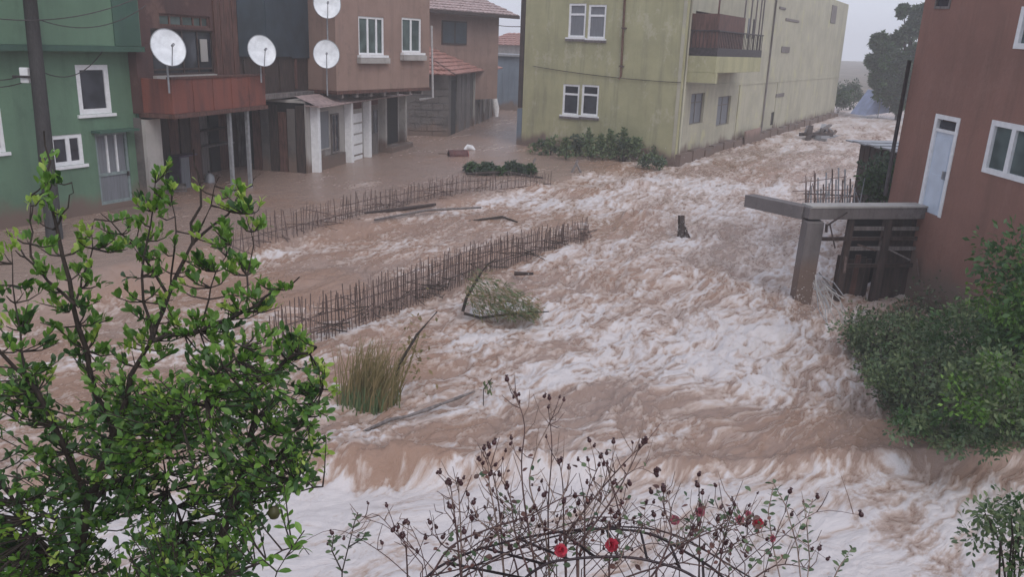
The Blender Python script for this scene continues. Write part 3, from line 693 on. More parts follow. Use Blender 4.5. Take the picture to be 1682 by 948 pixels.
# balcony
PR = 1.25
b0 = FS.uz(1176, 110, -PR)[0]; b1 = FS.uz(1250, 100, -PR)[0]
zb0 = FS.uz(1200, 119, -PR)[1]; zs1 = FS.uz(1200, 93, -PR)[1]; zp = FS.uz(1200, 60, -PR)[1]
bo = ref2(MB().box(b0, b1, -PR, -.003, zb0, zs1).build('balcony', M['yellow'], F.e, bevel=.015)); bo['label'] = 'yellow balcony slab'
MB().box(b0-.02, b0+.25, -PR-.03, -.004, zb0-.42, zb0-.002).build('beam_end', M['yellow'], bo)
MB().box(b0+.01, b1-.01, -PR+.01, -PR+.05, zs1+.002, zs1+.34).build('kick_panel', M['darkmetal'], bo)
MB().box(b0+.01, b0+.05, -PR+.052, -.01, zs1+.002, zs1+.34).build('kick_panel', M['darkmetal'], bo)
MB().box(b0, b1, -PR-.01, -PR+.06, zs1+1.0, zs1+1.05).build('rail', M['darkmetal'], bo); MB().box(b0, b0+.06, -PR+.061, -.01, zs1+1.0, zs1+1.05).build('rail', M['darkmetal'], bo)
n = 30
bm = MB().box(-.011, .011, -.011, .011, 0, .66).mesh('baluster'); bm.materials.append(M['darkmetal'])
for k in range(n):
    o = link('baluster', bm, bo); o.location = (b0+.1+(b1-b0-.2)*k/(n-1), -PR+.03, zs1+.34)
MB().box(b0+.055, b0+.07, -PR+.07, -.02, zs1+.34, zs1+1.7).build('privacy_screen', M['redwood'], bo)
for k in range(7):
    o = link('baluster', bm, bo); o.location = (b0+.03, -PR+.15+(PR-.25)*k/6, zs1+.34)
MB().box(b0+.05, b0+(b1-b0)*.55, -PR+.07, -PR+.085, zs1+.34, zs1+1.7).build('privacy_screen', M['redwood'], bo)
for t in (.0, .55, .7, .82, .93, 1): 
    x = b0+.05+(b1-b0-.1)*t; MB().box(x-.03, x+.03, -PR+.09, -PR+.15, zs1+.34, TOP).build('post', M['greywood'] if t else M['redwood'], bo)
# laundry and odds on the balcony
for t, wd, mt in ((.62, .5, 'tarp'), (.76, .35, 'curtain'), (.88, .3, 'darkmetal')):
    e = MB().box(0, wd, -.01, .01, -.9, 0); e = e.build('washing', M[mt]); e.matrix_world = FS.M @ Matrix.Translation((b0+(b1-b0)*t, -PR+.35, zs1+1.75))
    tag(e, {'tarp': 'blue grey cloth hung at the left on the yellow house balcony', 'curtain': 'pale grey cloth hung in the middle on the yellow house balcony', 'darkmetal': 'dark cloth hung furthest right on the yellow house balcony'}[mt], 'laundry', 'laundry on the balcony')
# storey band, pilasters, plinth ledge and brown patch along the side wall
zst = FS.uz(1300, 131)[1]
ref2(MB().box(.2, SL-.01, -.03, -.003, zst-.07, zst+.07).build('storey_band', M['yellow2'], F.e))
for px in (1212, 1273): u = FS.uz(px, 180)[0]; ref2(MB().box(u-.18, u+.18, -.05, -.004, -2, zst-.072).build('pilaster', M['yellow2'], F.e))
u = FS.uz(1262, 100)[0]; ref2(MB().tube([(u, -.07, -.5), (u, -.07, 9)], .05, 8).build('downpipe', M['greywood'], F.e, True))
u = FS.uz(1116, 200)[0]; ref2(MB().tube([(.25, -.07, -.5), (.25, -.07, 9)], .045, 8).build('downpipe', M['yellow2'], F.e, True))
led = MB()
for i in range(24):
    a, b = SL*i/24+.01, SL*(i+1)/24; led.box(a, b, -.25-.05*(i % 3), -.004, -2, .35+.06*math.sin(i*2.1))
ref2(led.build('side_plinth', M['concrete'], F.e))
r_ = FS.rect(1212, 212, 1236, 245); ref2(MB().box(r_[0], r_[1], -.4, -.31, -.6, r_[3]).build('wall_patch', M['brown'], F.e))
# storey joint cable across the front
u0, z0 = F.uz(876, 108); u1, z1 = F.uz(1132, 136)
pp = [(u0+(min(u1, L)-u0)*t, -.05, z0+(z1-z0)*t-.18*math.sin(math.pi*t)) for t in np.linspace(0, 1, 12)]
F_pts = [F.w(*p) for p in pp]
FY, FYS = F, FS

# ------------------------------------------------------------------ RED HOUSE (leans a little)
P = at(1457, 330, 19.2); Q = at(1640, 250, 15.6)
Pxy = Vector((P.x, P.y)); Qxy = Vector((Q.x, Q.y)); dr_ = (Qxy-Pxy)
F = Face(Pxy, Pxy+dr_*1.9, 'red_house', 'tall red brown house leaning over the flood at the right edge', lean=R(2.2))
x0 = F.uz(1492, 150)[0]; XE = dr_.length*1.9
rd = F.rect(1522, 187, 1563, 357); rw = F.rect(1621, 202, 1700, 295); rw2 = F.rect(1672, 20, 1740, 92); rs = F.rect(1537, -6, 1562, 14)
rw = (rw[0], rw[0]+1.25, rw[2], rw[3]); rw2 = (rw2[0]-.02, rw2[0]+1.3, rw2[2]+.1, rw2[3]+.1)
wall(F, 'wall', M['red'], x0, XE, -3, 7.5, [rd, rw, rw2, rs], deep=8)
w = window(F, rw, mull=(.5,), fw=.1, y=-.03, d=.12, glass=M['glassg'], label='white double window beside the door'); window(F, rw2, mull=(.5,), fw=.1, y=-.03, d=.12, glass=M['glassg'])
window(F, rs, fw=.05, y=-.02, mat=M['greywood'], glass=M['glass'], label='small vent window near the top')
a, b, c, d_ = rd; m = MB(); f = .09
m.box(a, a+f, -.02, .1, c, d_); m.box(b-f, b, -.02, .1, c, d_); m.box(a+f, b-f, -.019, .1, d_-f, d_)
m.box(a+f, b-f, 0, .06, c+(d_-c)*.83, c+(d_-c)*.86)
dr = m.build('door_frame', M['white'], F.e)
MB().box(a+f+.002, b-f-.002, .03, .07, c+.005, c+(d_-c)*.828).build('door', M['door_white'], dr)
MB().box(a+f+.1, b-f-.1, .022, .0295, c+(d_-c)*.45, c+(d_-c)*.78).build('door_panel', M['door_white'], dr)
MB().box(a+f+.1, b-f-.1, .022, .0295, c+(d_-c)*.06, c+(d_-c)*.40).build('door_panel', M['door_white'], dr)
MB().box(a+f+.05, b-f-.05, .03, .05, c+(d_-c)*.87, d_-f-.03).build('transom_pane', M['glass'], dr)
MB().box(b-f-.12, b-f-.07, -.03, .03, c+(d_-c)*.38, c+(d_-c)*.46).build('handle', M['greymetal'], dr)
m = MB(); m.tube([(x0-.04, -.08, 1.6), (x0-.04, -.08, 4.6)], .045, 8); m.build('downpipe', M['darkmetal'], F.e, True)
FR = F; zd = c
# ------------------------------------------------------------------ CONCRETE TERRACE FRAME
base = G(1307, 507, -.6); topz = 1.42
tp = G(1343, 358, topz)
col_xy = Vector((G(1322, 430, .4).x, G(1322, 430, .4).y))
e = empty('concrete_frame', (col_xy.x, col_xy.y, 0), 0, 'unfinished concrete terrace frame with a slanting pillar in front of the red house', 'terrace frame')
O = Vector((col_xy.x, col_xy.y, 0))
pt = G(1336, 362, 1.3); pb = G(1305, 505, -.7)
pb = Vector((pb.x*.5+pt.x*.5, pb.y*.5+pt.y*.5, -.7)); pb.z = -1.4
m = MB().beam(pb-O, pt-O, .36, .36); m.build('pillar', M['concrete'], e, bevel=.015)
r0 = G(1532, 368, 1.2); r0b = G(1532, 362, topz)
l0_ = pt + Vector((-.1, 0, .13)); 
m = MB().beam(pt+Vector((-.18, 0, .16))-O, Vector((r0.x, r0.y, pt.z+.16))-O, .3, .24); m.build('beam', M['concrete'], e, bevel=.012)
be = G(1230, 334, 1.35)
m = MB().beam(pt+Vector((-.12, .12, .14))-O, Vector((be.x, be.y, 1.42))-O, .3, .28); m.build('beam', M['concrete'], e, bevel=.012).__setitem__('label', 'free end of the beam reaching out over the river')
m = MB().beam(pt+Vector((-.15, .05, .30))-O, Vector((r0.x+.3, r0.y+.1, pt.z+.31))-O, .42, .04); m.build('coping', M['palecon'], e)
# deck behind the beam and brace
q = [pt+Vector((0, .2, .20)), Vector((r0.x, r0.y+.2, pt.z+.20)), Vector((r0.x+.5, r0.y+2.2, pt.z+.20)), pt+Vector((1.2, 2.4, .20))]
# posts below the beam
def onb(t, dz=0, dy=0): return Vector((pt.x+(r0.x-pt.x)*t, pt.y+(r0.y-pt.y)*t+dy, pt.z+.1+dz))
for t, w_ in ((.31, .12), (.62, .16), (.97, .22)):
    a = onb(t); bse = Vector((a.x-.10, a.y, -1.6)); MB().beam(bse-O, a-O, w_, w_).build('post', M['darkwood'], e)
for dz in (-.28, -.5, -.72, -1.1):
    a = onb(.05 if dz == -.5 else .31, dz); b_ = onb(1.0, dz-.02); MB().beam(a-O, b_-O, .05, .08).build('rail', M['darkwood'] if dz in (-.5, -1.1) else M['greywood'], e)
# shaded boards and infill under the right part
for k in range(9):
    t0 = .62+.042*k; a = onb(t0, -.1, .12+.02*(k % 2)); b_ = Vector((a.x-.05, a.y, -1.5)); MB().beam(b_-O, a-O, .11, .03).build('plank', M['darkwood'], e)
for k in range(6):
    t0 = .32+.05*k; a = onb(t0, -.95-.05*(k % 3), .35); b_ = Vector((a.x-.05, a.y, -1.5)); MB().beam(b_-O, a-O, .12, .03).build('plank', M['redwood' if k == 3 else 'darkwood'], e)
for k in range(9):
    a = onb(random.uniform(.05, .95), random.uniform(-1.2, .05), -.3); b_ = a+Vector((random.uniform(-.5, .5), -.05, random.uniform(-.9, .5))); MB().beam(a-O, b_-O, random.uniform(.02, .06), .03).build('loose_batten', M[random.choice(['greywood', 'darkwood', 'rust'])], e)
# back wall under the terrace
m = MB(); a = onb(.55, -.1, 1.4); b_ = onb(1.05, -.1, 1.0); m.quad(Vector((a.x, a.y, -2))-O, Vector((b_.x, b_.y, -2))-O, b_-O, a-O)
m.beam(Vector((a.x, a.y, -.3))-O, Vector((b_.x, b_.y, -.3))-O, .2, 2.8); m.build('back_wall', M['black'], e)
# crumpled white wire mesh hanging by the pillar
e2 = empty('wire_tangle', G(1370, 520, -.6), 0, 'tangle of white bent metal bars caught beside the concrete pillar', 'scrap metal')
O2 = e2.location
for k in range(15):
    a = at(1335+random.uniform(0, 25), 455+random.uniform(-6, 30), 15.6+random.uniform(-.2, .2)); b_ = at(1365+random.uniform(-12, 28), 500+random.uniform(-20, 45), 15.5+random.uniform(-.2, .2))
    mid = (a+b_)/2+Vector((random.uniform(-.12, .12), 0, random.uniform(-.1, .12)))
    MB().tube([a-O2, mid-O2, b_-O2], .009, 5).build('bar', M['palecon'] if k % 3 else M['greymetal'], e2)

# ------------------------------------------------------------------ SHED behind the red house, small rod fence
A = at(1411, 262, 25); B = at(1490, 258, 22.5)
F = Face(A, B, 'riverside_shed', 'low dark shed with a grey sheet roof behind the red house', 'shed')
zt = F.uz(1440, 240)[1]
wall(F, 'wall', M['darkwood'], 0, F.L, -2, zt, deep=2)
for k in range(8): MB().box(F.L*k/8+.02, F.L*(k+1)/8-.02, -.03-.01*(k % 2), -.004, -1, zt-.02).build('plank', M['darkwood'], F.e)
for k in range(7): MB().box(-.2+(F.L+.4)*k/7, -.2+(F.L+.4)*(k+1)/7-.02, -.4, 2.2, zt+.02+.02*(k % 2), zt+.06+.02*(k % 2)).build('roof_sheet', M['greymetal'], F.e)
e = empty('rod_fence', G(1360, 345, .1), 0, 'short row of pale and rusty upright rods above the concrete beam', 'fence')
O = e.location
for k in range(17):
    px = 1322+5*k+random.uniform(-1.5, 1.5); b_ = at(px, 350, 21.5-.05*k); tpt = at(px+1, 350-random.uniform(35, 78), 21.5-.05*k)
    MB().tube([b_-O, tpt-O], .02, 5).build('rod', M['rust'] if k % 3 == 0 else M['greymetal'], e)
for k in range(16):
    px = random.uniform(1300, 1420); b_ = at(px, 352, 20.6); MB().tube([b_-O, at(px+random.uniform(-14, 14), random.uniform(262, 325), 20.8)-O], .013, 5).build('rod', M['rust2'] if k % 3 else M['greymetal'], e)
for k in range(4): MB().tube([at(1300+random.uniform(0, 20), 300+14*k, 20.7)-O, at(1380+random.uniform(0, 30), 296+14*k+random.uniform(-8, 8), 20.6)-O], .011, 5).build('rail', M['rust2'], e)
MB().tube([at(1320, 318, 21.5)-O, at(1408, 322, 20.7)-O], .018, 5).build('rail', M['rust'], e)

# ------------------------------------------------------------------ REBAR ROWS
def lev(x, y): return float(level(x, y))
def rebar_row(name, label, anchors, n, mat, seed, lean=.03, layers=2, rail=()):
    """anchors: (base px, base py, height m)"""
    rnd = random.Random(seed); P = [(G(a, b, z), h) for a, b, z, h in anchors]
    e = empty(name, P[0][0], 0, label, 'rebar fence'); O = e.location
    seg = [0]
    for (p, _), (q, _) in zip(P, P[1:]): seg.append(seg[-1]+(q-p).length)
    def along(t):
        s = t*seg[-1]
        for i in range(len(P)-1):
            if s <= seg[i+1]+1e-6:
                k = (s-seg[i])/(seg[i+1]-seg[i]); return P[i][0].lerp(P[i+1][0], k), P[i][1]*(1-k)+P[i+1][1]*k
        return P[-1]
    tmpl = MB().tube([(0, 0, -1), (rnd.uniform(-.01, .01), 0, -.3), (.006, .004, .4), (0, 0, 1)], .0095, 5).mesh('bar'); tmpl.materials.append(mat)
    tm2 = MB().tube([(0, 0, -1), (.01, .01, 0), (-.012, .0, .6), (.03, .01, 1)], .0095, 5).mesh('bar'); tm2.materials.append(M['rust2'])
    for l in range(layers):
        for k in range(n):
            t = (k+rnd.uniform(-.25, .25))/(n-1); t = min(max(t, 0), 1)
            p, h = along(t); h *= rnd.uniform(.78, 1.1)
            if rnd.random() < .05: continue
            o = link('bar', tmpl if rnd.random() < .72 else tm2, e)
            o.location = p-O+Vector((0, .24*l, .0)); o.scale = (1, 1, h*.92)
            o.rotation_euler = (rnd.gauss(0, lean), rnd.gauss(0, lean), rnd.uniform(0, 6))
    dm = MB()
    for k in range(95):
        p, h = along(rnd.random()); p = p-O+Vector((rnd.gauss(0, .08), rnd.uniform(-.12, .3), h*abs(rnd.gauss(0, .28)))); d_ = Vector((rnd.gauss(0, .2), rnd.gauss(0, .1), rnd.gauss(0, .07)))
        dm.tube([p-d_, p+Vector((0, 0, rnd.uniform(-.03, .03))), p+d_], rnd.uniform(.005, .012), 4, False)
    dm.build('snagged_twigs', M['bark'] if seed == 3 else M['rust'], e)['kind'] = 'stuff'
    for z, r_, i0, i1 in rail:
        ts = np.linspace(i0, i1, 14); pts = []
        for t in ts:
            p, h = along(float(t)); pts.append(p-O+Vector((0, rnd.uniform(0, .2), h*z+rnd.uniform(-.02, .02))))
        MB().tube(pts, r_, 5).build('tie_bar', mat, e)
    return e
rebar_row('rebar_fence', 'near row of rusty upright reinforcing bars standing across the flooded channel', [(446, 585, -.5, .85), (560, 545, -.5, .82), (700, 490, -.45, .86), (800, 447, -.4, .82), (965, 395, -.3, .6)], 122, M['rust'], 3, rail=((.22, .014, 0, 1), (.5, .012, 0, .9), (.74, .009, .1, .8)))
rebar_row('rebar_fence', 'far row of rusty upright reinforcing bars along the edge of the flooded street', [(366, 418, -.1, .8), (500, 385, -.1, .82), (620, 352, -.1, .75), (760, 322, -.1, .75), (905, 305, -.05, .5)], 86, M['rust'], 5, lean=.06, rail=((.3, .013, 0, .8), (.1, .02, .45, 1), (.6, .012, .3, .8)))

# ------------------------------------------------------------------ UTILITY POLE, wires, dishes
base = G(90, 392, 0); topp = at(44, -60, base.dot(fwd)-H*0 - .0)
D0 = (base-CAM).dot(fwd); topp = at(45, -40, D0*.97)
e = empty('utility_pole', base, 0, 'dark wooden utility pole standing in the flood before the green house', 'utility pole')
v = topp-base; MB().tube([v*-.15, v*.3, v*.7, v*1.02], [.19, .165, .15, .14], 12).build('pole', M['pole'], e, True)
q = at(43, 124, D0-.3)-base
m = MB().box(q.x-.12, q.x+.08, q.y-.06, q.y+.06, q.z-.16, q.z+.18); m.build('insulator_box', M['white'], e, bevel=.02)
MB().tube([q+Vector((-.25, -.1, -.02)), q+Vector((.35, -.1, -.02))], .03, 6).build('bracket', M['darkmetal'], e)
def wire(label, pa, pb_, sag, r=.012, n=16):
    m = MB(); e_ = pa.copy()
    pts = [pa.lerp(pb_, t)-Vector((0, 0, sag*4*t*(1-t)))-e_ for t in np.linspace(0, 1, n)]
    o = m.tube(pts, r, 5).build('cable', M['darkmetal'], None); o.location = e_; tag(o, label, 'cable', 'overhead cables'); return o
wire('cable sagging left from the pole to the frame edge', at(56, 115, D0), at(-120, 90, 17), .35)
wire('second lower cable running left from the pole past its white box', at(54, 128, D0), at(-120, 110, 17), .3)
wire('cable from the pole across the green house window top to the wall', at(66, 116, D0), GREEN.w(*(lambda t: (t[0], -.1, t[1]))(GREEN.uz(165, 82))), .35)
wire('high cable across the top left of the green upper wall', at(-60, 22, 17.5), at(230, -6, 20), .3)
wire('cable drooping behind the dish house roof corner', at(60, 30, D0), at(240, 8, 21), .35)
wire('thin cable strung across the yellow house front wall', F_pts[0], F_pts[-1], .1, .014)
wire('cable over the alley between the tiled house and the yellow house', at(818, 41, 49), at(856, 43, 37), .03, .02)
def dish(px, py, D, rad, yaw, tilt, mast, label):
    p = at(px, py, D); e = empty('satellite_dish', p, 0, label, 'satellite dish', 'white satellite dishes')
    nrm = Vector((math.sin(yaw)*math.cos(tilt), -math.cos(yaw)*math.cos(tilt), math.sin(tilt)))
    q = nrm.to_track_quat('Z', 'Y').to_matrix()
    m = MB(); rings = 7; seg = 32
    for side_ in (0, 1):
        b = len(m.v); m.v.append(tuple(q@Vector((0, 0, -.0-side_*.012))))
        for i in range(1, rings+1):
            r_ = rad*i/rings
            for k in range(seg):
                a = 2*math.pi*k/seg; m.v.append(tuple(q@Vector((r_*math.cos(a)*.95, r_*math.sin(a)*1.04, .16*rad*(i/rings)**2-side_*.012))))
        for k in range(seg): m.f.append((b, b+1+k, b+1+(k+1) % seg))
        for i in range(rings-1):
            for k in range(seg): m.f.append((b+1+i*seg+k, b+1+(i+1)*seg+k, b+1+(i+1)*seg+(k+1) % seg, b+1+i*seg+(k+1) % seg))
    m.build('reflector', M['dish'], e, True)
    rim = MB().tube([q@Vector((rad*.95*math.cos(a), rad*1.04*math.sin(a), .16*rad)) for a in np.linspace(0, 2*math.pi, 33)], .012, 5, False).build('rim', M['greymetal'], e, True)
    lnb = q@Vector((0, -rad*.1, rad*.75))
    MB().tube([q@Vector((0, -rad*1.0, .15*rad)), lnb], .014, 6).build('feed_arm', M['greymetal'], e)
    MB().tube([lnb-nrm*.02, lnb+nrm*.1], .035, 8).build('receiver', M['greymetal'], e, True)
    MB().tube([q@Vector((0, 0, -.03)), q@Vector((0, 0, -.12)), Vector((0, 0, 0))+q@Vector((0, 0, -.12))+Vector((0, 0, -mast))], .025, 6).build('mast', M['greymetal'], e)
    return e
dish(275, 79, 21.6, .47, .75, .35, 1.1, 'big white satellite dish on the red balcony, leftmost of the dishes')
dish(429, 84, 25.5, .46, .65, .3, .9, 'greyish white satellite dish on the dark sheeted wall')
dish(536, 89, 27.3, .44, .25, .2, 1.3, 'white satellite dish halfway up the mast beside the brown jettied house')
dish(537, 6, 27.3, .46, .3, .2, 1.4, 'white satellite dish cut by the top edge, above another on the same mast')

# ------------------------------------------------------------------ FOLIAGE TOOLS
LT_V = np.array([(0,0,0),(0,.3,.02),(0,.6,.0),(0,.85,-.04),(0,1,-.1),(-.15,.28,.05),(-.24,.58,.05),(-.17,.83,.0),(.15,.28,.05),(.24,.58,.05),(.17,.83,.0)], float)
LT_F = [(0,1,5),(1,2,6,5),(2,3,7,6),(3,4,7),(0,8,1),(1,8,9,2),(2,9,10,3),(3,10,4)]
LS_V = np.array([(0,0,0),(-.25,.5,.05),(0,1,-.05),(.25,.5,.05)], float); LS_F = [(0,3,2,1)]
LN_V = np.array([(0,0,0),(-.03,.5,.05),(0,1,-.15),(.03,.5,.05)], float)
def frames(dirs, roll):
    d = dirs/np.linalg.norm(dirs, axis=1, keepdims=True)
    up = np.tile([0., 0, 1], (len(d), 1)); up[np.abs(d[:, 2]) > .95] = [1, 0, 0]
    x = np.cross(d, up); x /= np.linalg.norm(x, axis=1, keepdims=True); z = np.cross(x, d)
    c, s = np.cos(roll)[:, None], np.sin(roll)[:, None]
    return x*c+z*s, d, -x*s+z*c
def leaf_cloud(name, pos, dirs, size, mat, parent, tv=LT_V, tf=LT_F, stuff=True, roll=None):
    n = len(pos)
    if n == 0: return
    X, Yv, Zv = frames(dirs, rng.normal(0, .7, n) if roll is None else roll)
    co = pos[:, None, :] + size[:, None, None]*(tv[None, :, 0:1]*X[:, None] + tv[None, :, 1:2]*Yv[:, None] + tv[None, :, 2:3]*Zv[:, None])
    k = len(tv); co = co.reshape(-1, 3)
    loops = np.concatenate([np.array(f) for f in tf]); ll = np.array([len(f) for f in tf])
    al = (loops[None]+(np.arange(n)*k)[:, None]).ravel().astype(np.int32); tot = np.tile(ll, n)
    st = np.concatenate([[0], np.cumsum(tot)[:-1]]).astype(np.int32)
    me = bpy.data.meshes.new(name); me.vertices.add(len(co)); me.vertices.foreach_set('co', co.astype(np.float32).ravel())
    me.loops.add(len(al)); me.loops.foreach_set('vertex_index', al); me.polygons.add(len(st)); me.polygons.foreach_set('loop_start', st)
    me.update(calc_edges=True); me.materials.append(mat)
    o = link(name, me, parent)
    if stuff: o['kind'] = 'stuff'
    return o
def bush(name, label, c, rad, n, size, mats, cat='shrub', group=None, clumps=26, template='s', stems=5, droop=0, zmin=None):
    """leaves gathered in clumps over an uneven crown"""
    c = Vector(c); e = empty(name, (c.x, c.y, c.z-rad[2]), 0, label, cat, group); O = np.array(e.location)
    cl = rng.normal(0, 1, (clumps, 3)); cl /= np.linalg.norm(cl, axis=1, keepdims=True); cl *= (rng.uniform(.25, 1, (clumps, 1)))**.5
    cl = cl*np.array(rad)*.85 + np.array(c); cr = rng.uniform(.2, .6, clumps)*min(rad)
    per = n//clumps; tv, tf = (LS_V, LS_F) if template == 's' else (LT_V, LT_F)
    m = MB()
    for i in range(min(stems, clumps)):
        p = Vector(cl[i])-Vector(O); m.tube([(random.uniform(-.1, .1)*rad[0], random.uniform(-.1, .1)*rad[1], -.3), p*.5+Vector((0, 0, .1*rad[2])), p], [.02*max(rad), .013*max(rad), .006*max(rad)], 5)
    m.build('stem', M['bark'], e)
    buckets = [[] for _ in mats]
    for i in range(clumps): buckets[int(rng.integers(len(mats)))].append(i)
    for b, mt in zip(buckets, mats):
        if not b: continue
        P = []; Dv = []
        for i in b:
            q = rng.normal(0, 1, (per, 3)); q /= np.linalg.norm(q, axis=1, keepdims=True); r_ = rng.uniform(.2, 1.15, (per, 1))
            P.append(cl[i]+q*cr[i]*r_*np.array([1.15, 1.15, .9])); Dv.append(q+rng.normal(0, .5, (per, 3))+np.array([0, 0, -droop]))
        P = np.concatenate(P); Dv = np.concatenate(Dv)
        if zmin is not None: k = P[:, 2] > zmin; P = P[k]; Dv = Dv[k]
        leaf_cloud('foliage', P-O, Dv, rng.uniform(.6, 1.2, len(P))*size, M[mt], e, tv, tf)
    return e

# ------------------------------------------------------------------ FOREGROUND TREE
def fg_tree():
    D = 3.4
    base = at(70, 1500, D+.1)
    e = empty('citrus_tree', base, 0, 'large glossy green leaved tree filling the lower left foreground', 'tree'); O = base.copy()
    guides = [
        [(70, 1500, 3.6), (95, 1150, 3.5), (120, 948, 3.45), (150, 830, 3.4), (185, 720, 3.4), (215, 620, 3.4), (250, 560, 3.4)],
        [(250, 560, 3.4), (275, 480, 3.5), (318, 400, 3.6), (330, 310, 3.6), (318, 245, 3.6)],
        [(185, 720, 3.4), (150, 610, 3.3), (120, 500, 3.2), (95, 380, 3.2), (78, 290, 3.2), (72, 215, 3.2)],
        [(250, 560, 3.4), (330, 545, 3.3), (400, 510, 3.2), (455, 478, 3.2), (492, 455, 3.15)],
        [(150, 830, 3.4), (90, 700, 3.2), (40, 620, 3.1), (-20, 560, 3.0), (-80, 520, 3.0)],
        [(120, 948, 3.45), (60, 880, 3.2), (10, 800, 3.1), (-40, 740, 3.0)],
        [(200, 1500, 3.7), (290, 1150, 3.6), (335, 948, 3.5), (375, 850, 3.5), (405, 760, 3.5), (420, 650, 3.5), (470, 590, 3.5), (520, 570, 3.5)],
        [(375, 850, 3.5), (440, 760, 3.4), (490, 700, 3.4), (530, 640, 3.4)],
        [(150, 830, 3.4), (230, 760, 3.3), (300, 690, 3.2), (350, 620, 3.1), (400, 570, 3.1)],
        [(335, 948, 3.5), (300, 860, 3.7), (270, 780, 3.8), (260, 700, 3.8)],
        [(318, 400, 3.6), (370, 350, 3.6), (405, 310, 3.6), (428, 285, 3.6)],
        [(275, 480, 3.5), (220, 400, 3.5), (165, 350, 3.4)],
        [(120, 500, 3.2), (60, 440, 3.1), (10, 380, 3.1)],
        [(440, 760, 3.4), (490, 790, 3.3), (530, 800, 3.3)],
        [(250, 560, 3.4), (235, 460, 3.4), (243, 370, 3.4), (255, 300, 3.4)],
        [(318, 400, 3.6), (345, 340, 3.5), (360, 290, 3.5)], [(275, 480, 3.5), (290, 380, 3.4), (285, 310, 3.4)],
        [(400, 510, 3.2), (412, 430, 3.3), (418, 350, 3.3)], [(120, 500, 3.2), (148, 430, 3.2), (155, 360, 3.2)],
        [(40, 620, 3.1), (25, 500, 3.1), (18, 400, 3.1)], [(95, 380, 3.2), (110, 340, 3.2), (118, 300, 3.2)],
        [(330, 545, 3.3), (350, 470, 3.3), (380, 400, 3.3)], [(60, 440, 3.1), (50, 380, 3.1), (52, 320, 3.1)],
        [(150, 1000, 3.3), (300, 980, 3.1), (420, 930, 3.1), (480, 900, 3.1)],
    ]
    radii = [.032, .012, .013, .011, .013, .012, .024, .011, .011, .009, .007, .007, .007, .006, .007, .005, .005, .005, .005, .005, .005, .005, .005, .01]
    P3 = []; allp = []
    for g_, r0 in zip(guides, radii):
        pts = [at(x, y, d_) for x, y, d_ in g_]
        # finer, with wobble
        q = []
        for a, b in zip(pts, pts[1:]):
            for t in (0, .33, .66): q.append(a.lerp(b, t)+Vector([random.gauss(0, .006) for _ in range(3)]))
        q.append(pts[-1]); n = len(q)
        rr = [r0*(1-.78*i/(n-1)) for i in range(n)]
        MB().tube([p-O for p in q], rr, 7).build('trunk' if r0 > .03 else 'limb', M['bark'], e, True)
        allp += [(p, r) for p, r in zip(q, rr) if (p-CAM).dot(fwd) > 1]
    AP = np.array([tuple(p) for p, _ in allp])
    # crown outline in the direction seen, given as (px, top py); clusters spread through the depth of the crown
    outline = [(-160, 420), (0, 400), (25, 360), (55, 300), (72, 205), (92, 290), (115, 380), (150, 350), (200, 370), (232, 290), (262, 270), (318, 238), (345, 290), (372, 300), (410, 290), (440, 330), (455, 470), (495, 455), (505, 540), (545, 590), (548, 720), (530, 790), (470, 840), (430, 990)]
    ox = [o[0] for o in outline[:19]]; oy = [o[1] for o in outline[:19]]
    holes = [(325, 490, 34), (110, 640, 42), (215, 480, 22), (450, 410, 40), (480, 520, 24), (300, 760, 25), (180, 430, 25), (440, 900, 46), (20, 450, 30), (270, 600, 26), (150, 570, 20), (345, 840, 24), (55, 690, 18), (185, 860, 20)]
    tw = MB(); P = {'leafA': [], 'leafB': [], 'leafC': []}; Dd = {k: [] for k in P}
    count = 0; tries = 0
    while count < 2000 and tries < 32000:
        tries += 1
        px = random.uniform(-150, 552); py = random.uniform(200, 1080)
        top = np.interp(px, ox, oy) if px < 505 else 560+(px-505)*1.0
        if py < top+6: continue
        if px > 430 and py > 830: continue
        if px > 480 and py > 800: continue
        dens = .5 + .5*min(1, max(0, (py-440)/150))
        if py > 560 and px > 520: dens *= .5
        if random.random() > dens: continue
        if any((px-a)**2+(py-b)**2 < r_*r_ for a, b, r_ in holes) and random.random() < .9: continue
        D_ = random.uniform(3.0, 3.5+.55*min(1, max(0, (py-400)/300)))
        c = at(px, py, D_); ca = np.array(tuple(c))
        d2 = ((AP-ca)**2).sum(1); d2 = d2 + (AP[:, 2] > ca[2])*.03
        k = int(np.argmin(d2)); s = Vector(AP[k]); ln = (c-s).length
        if ln > (.5 if py > 600 else .17): continue
        mid = s.lerp(c, .5)+Vector((0, 0, -.03*ln/.3)); tw.tube([s-O, mid-O, c-O], [.0035, .0028, .0016], 4, False)
        dirv = (c-mid).normalized() if ln > .02 else Vector((0, 0, 1))
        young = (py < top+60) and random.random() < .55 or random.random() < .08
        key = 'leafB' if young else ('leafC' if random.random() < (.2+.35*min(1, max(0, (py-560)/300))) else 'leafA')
        nl = random.randint(7, 11)
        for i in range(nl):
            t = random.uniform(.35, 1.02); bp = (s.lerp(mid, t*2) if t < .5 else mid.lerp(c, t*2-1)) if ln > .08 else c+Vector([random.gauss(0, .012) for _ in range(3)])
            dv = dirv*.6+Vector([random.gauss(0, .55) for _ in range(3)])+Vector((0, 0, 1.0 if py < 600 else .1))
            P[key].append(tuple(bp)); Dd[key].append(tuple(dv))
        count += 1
    tw.build('twig', M['bark'], e)['kind'] = 'stuff'
    # extra standing sprouts as in the photo
    tot = []
    for k in P:
        pa = np.array(P[k])-np.array(O); da = np.array(Dd[k]); sz = rng.uniform(.028, .05, len(pa))*(.85 if k == 'leafB' else 1)
        tot.append((k, pa, da, sz))
    # nearest leaves in the picture as single parts
    cand = []
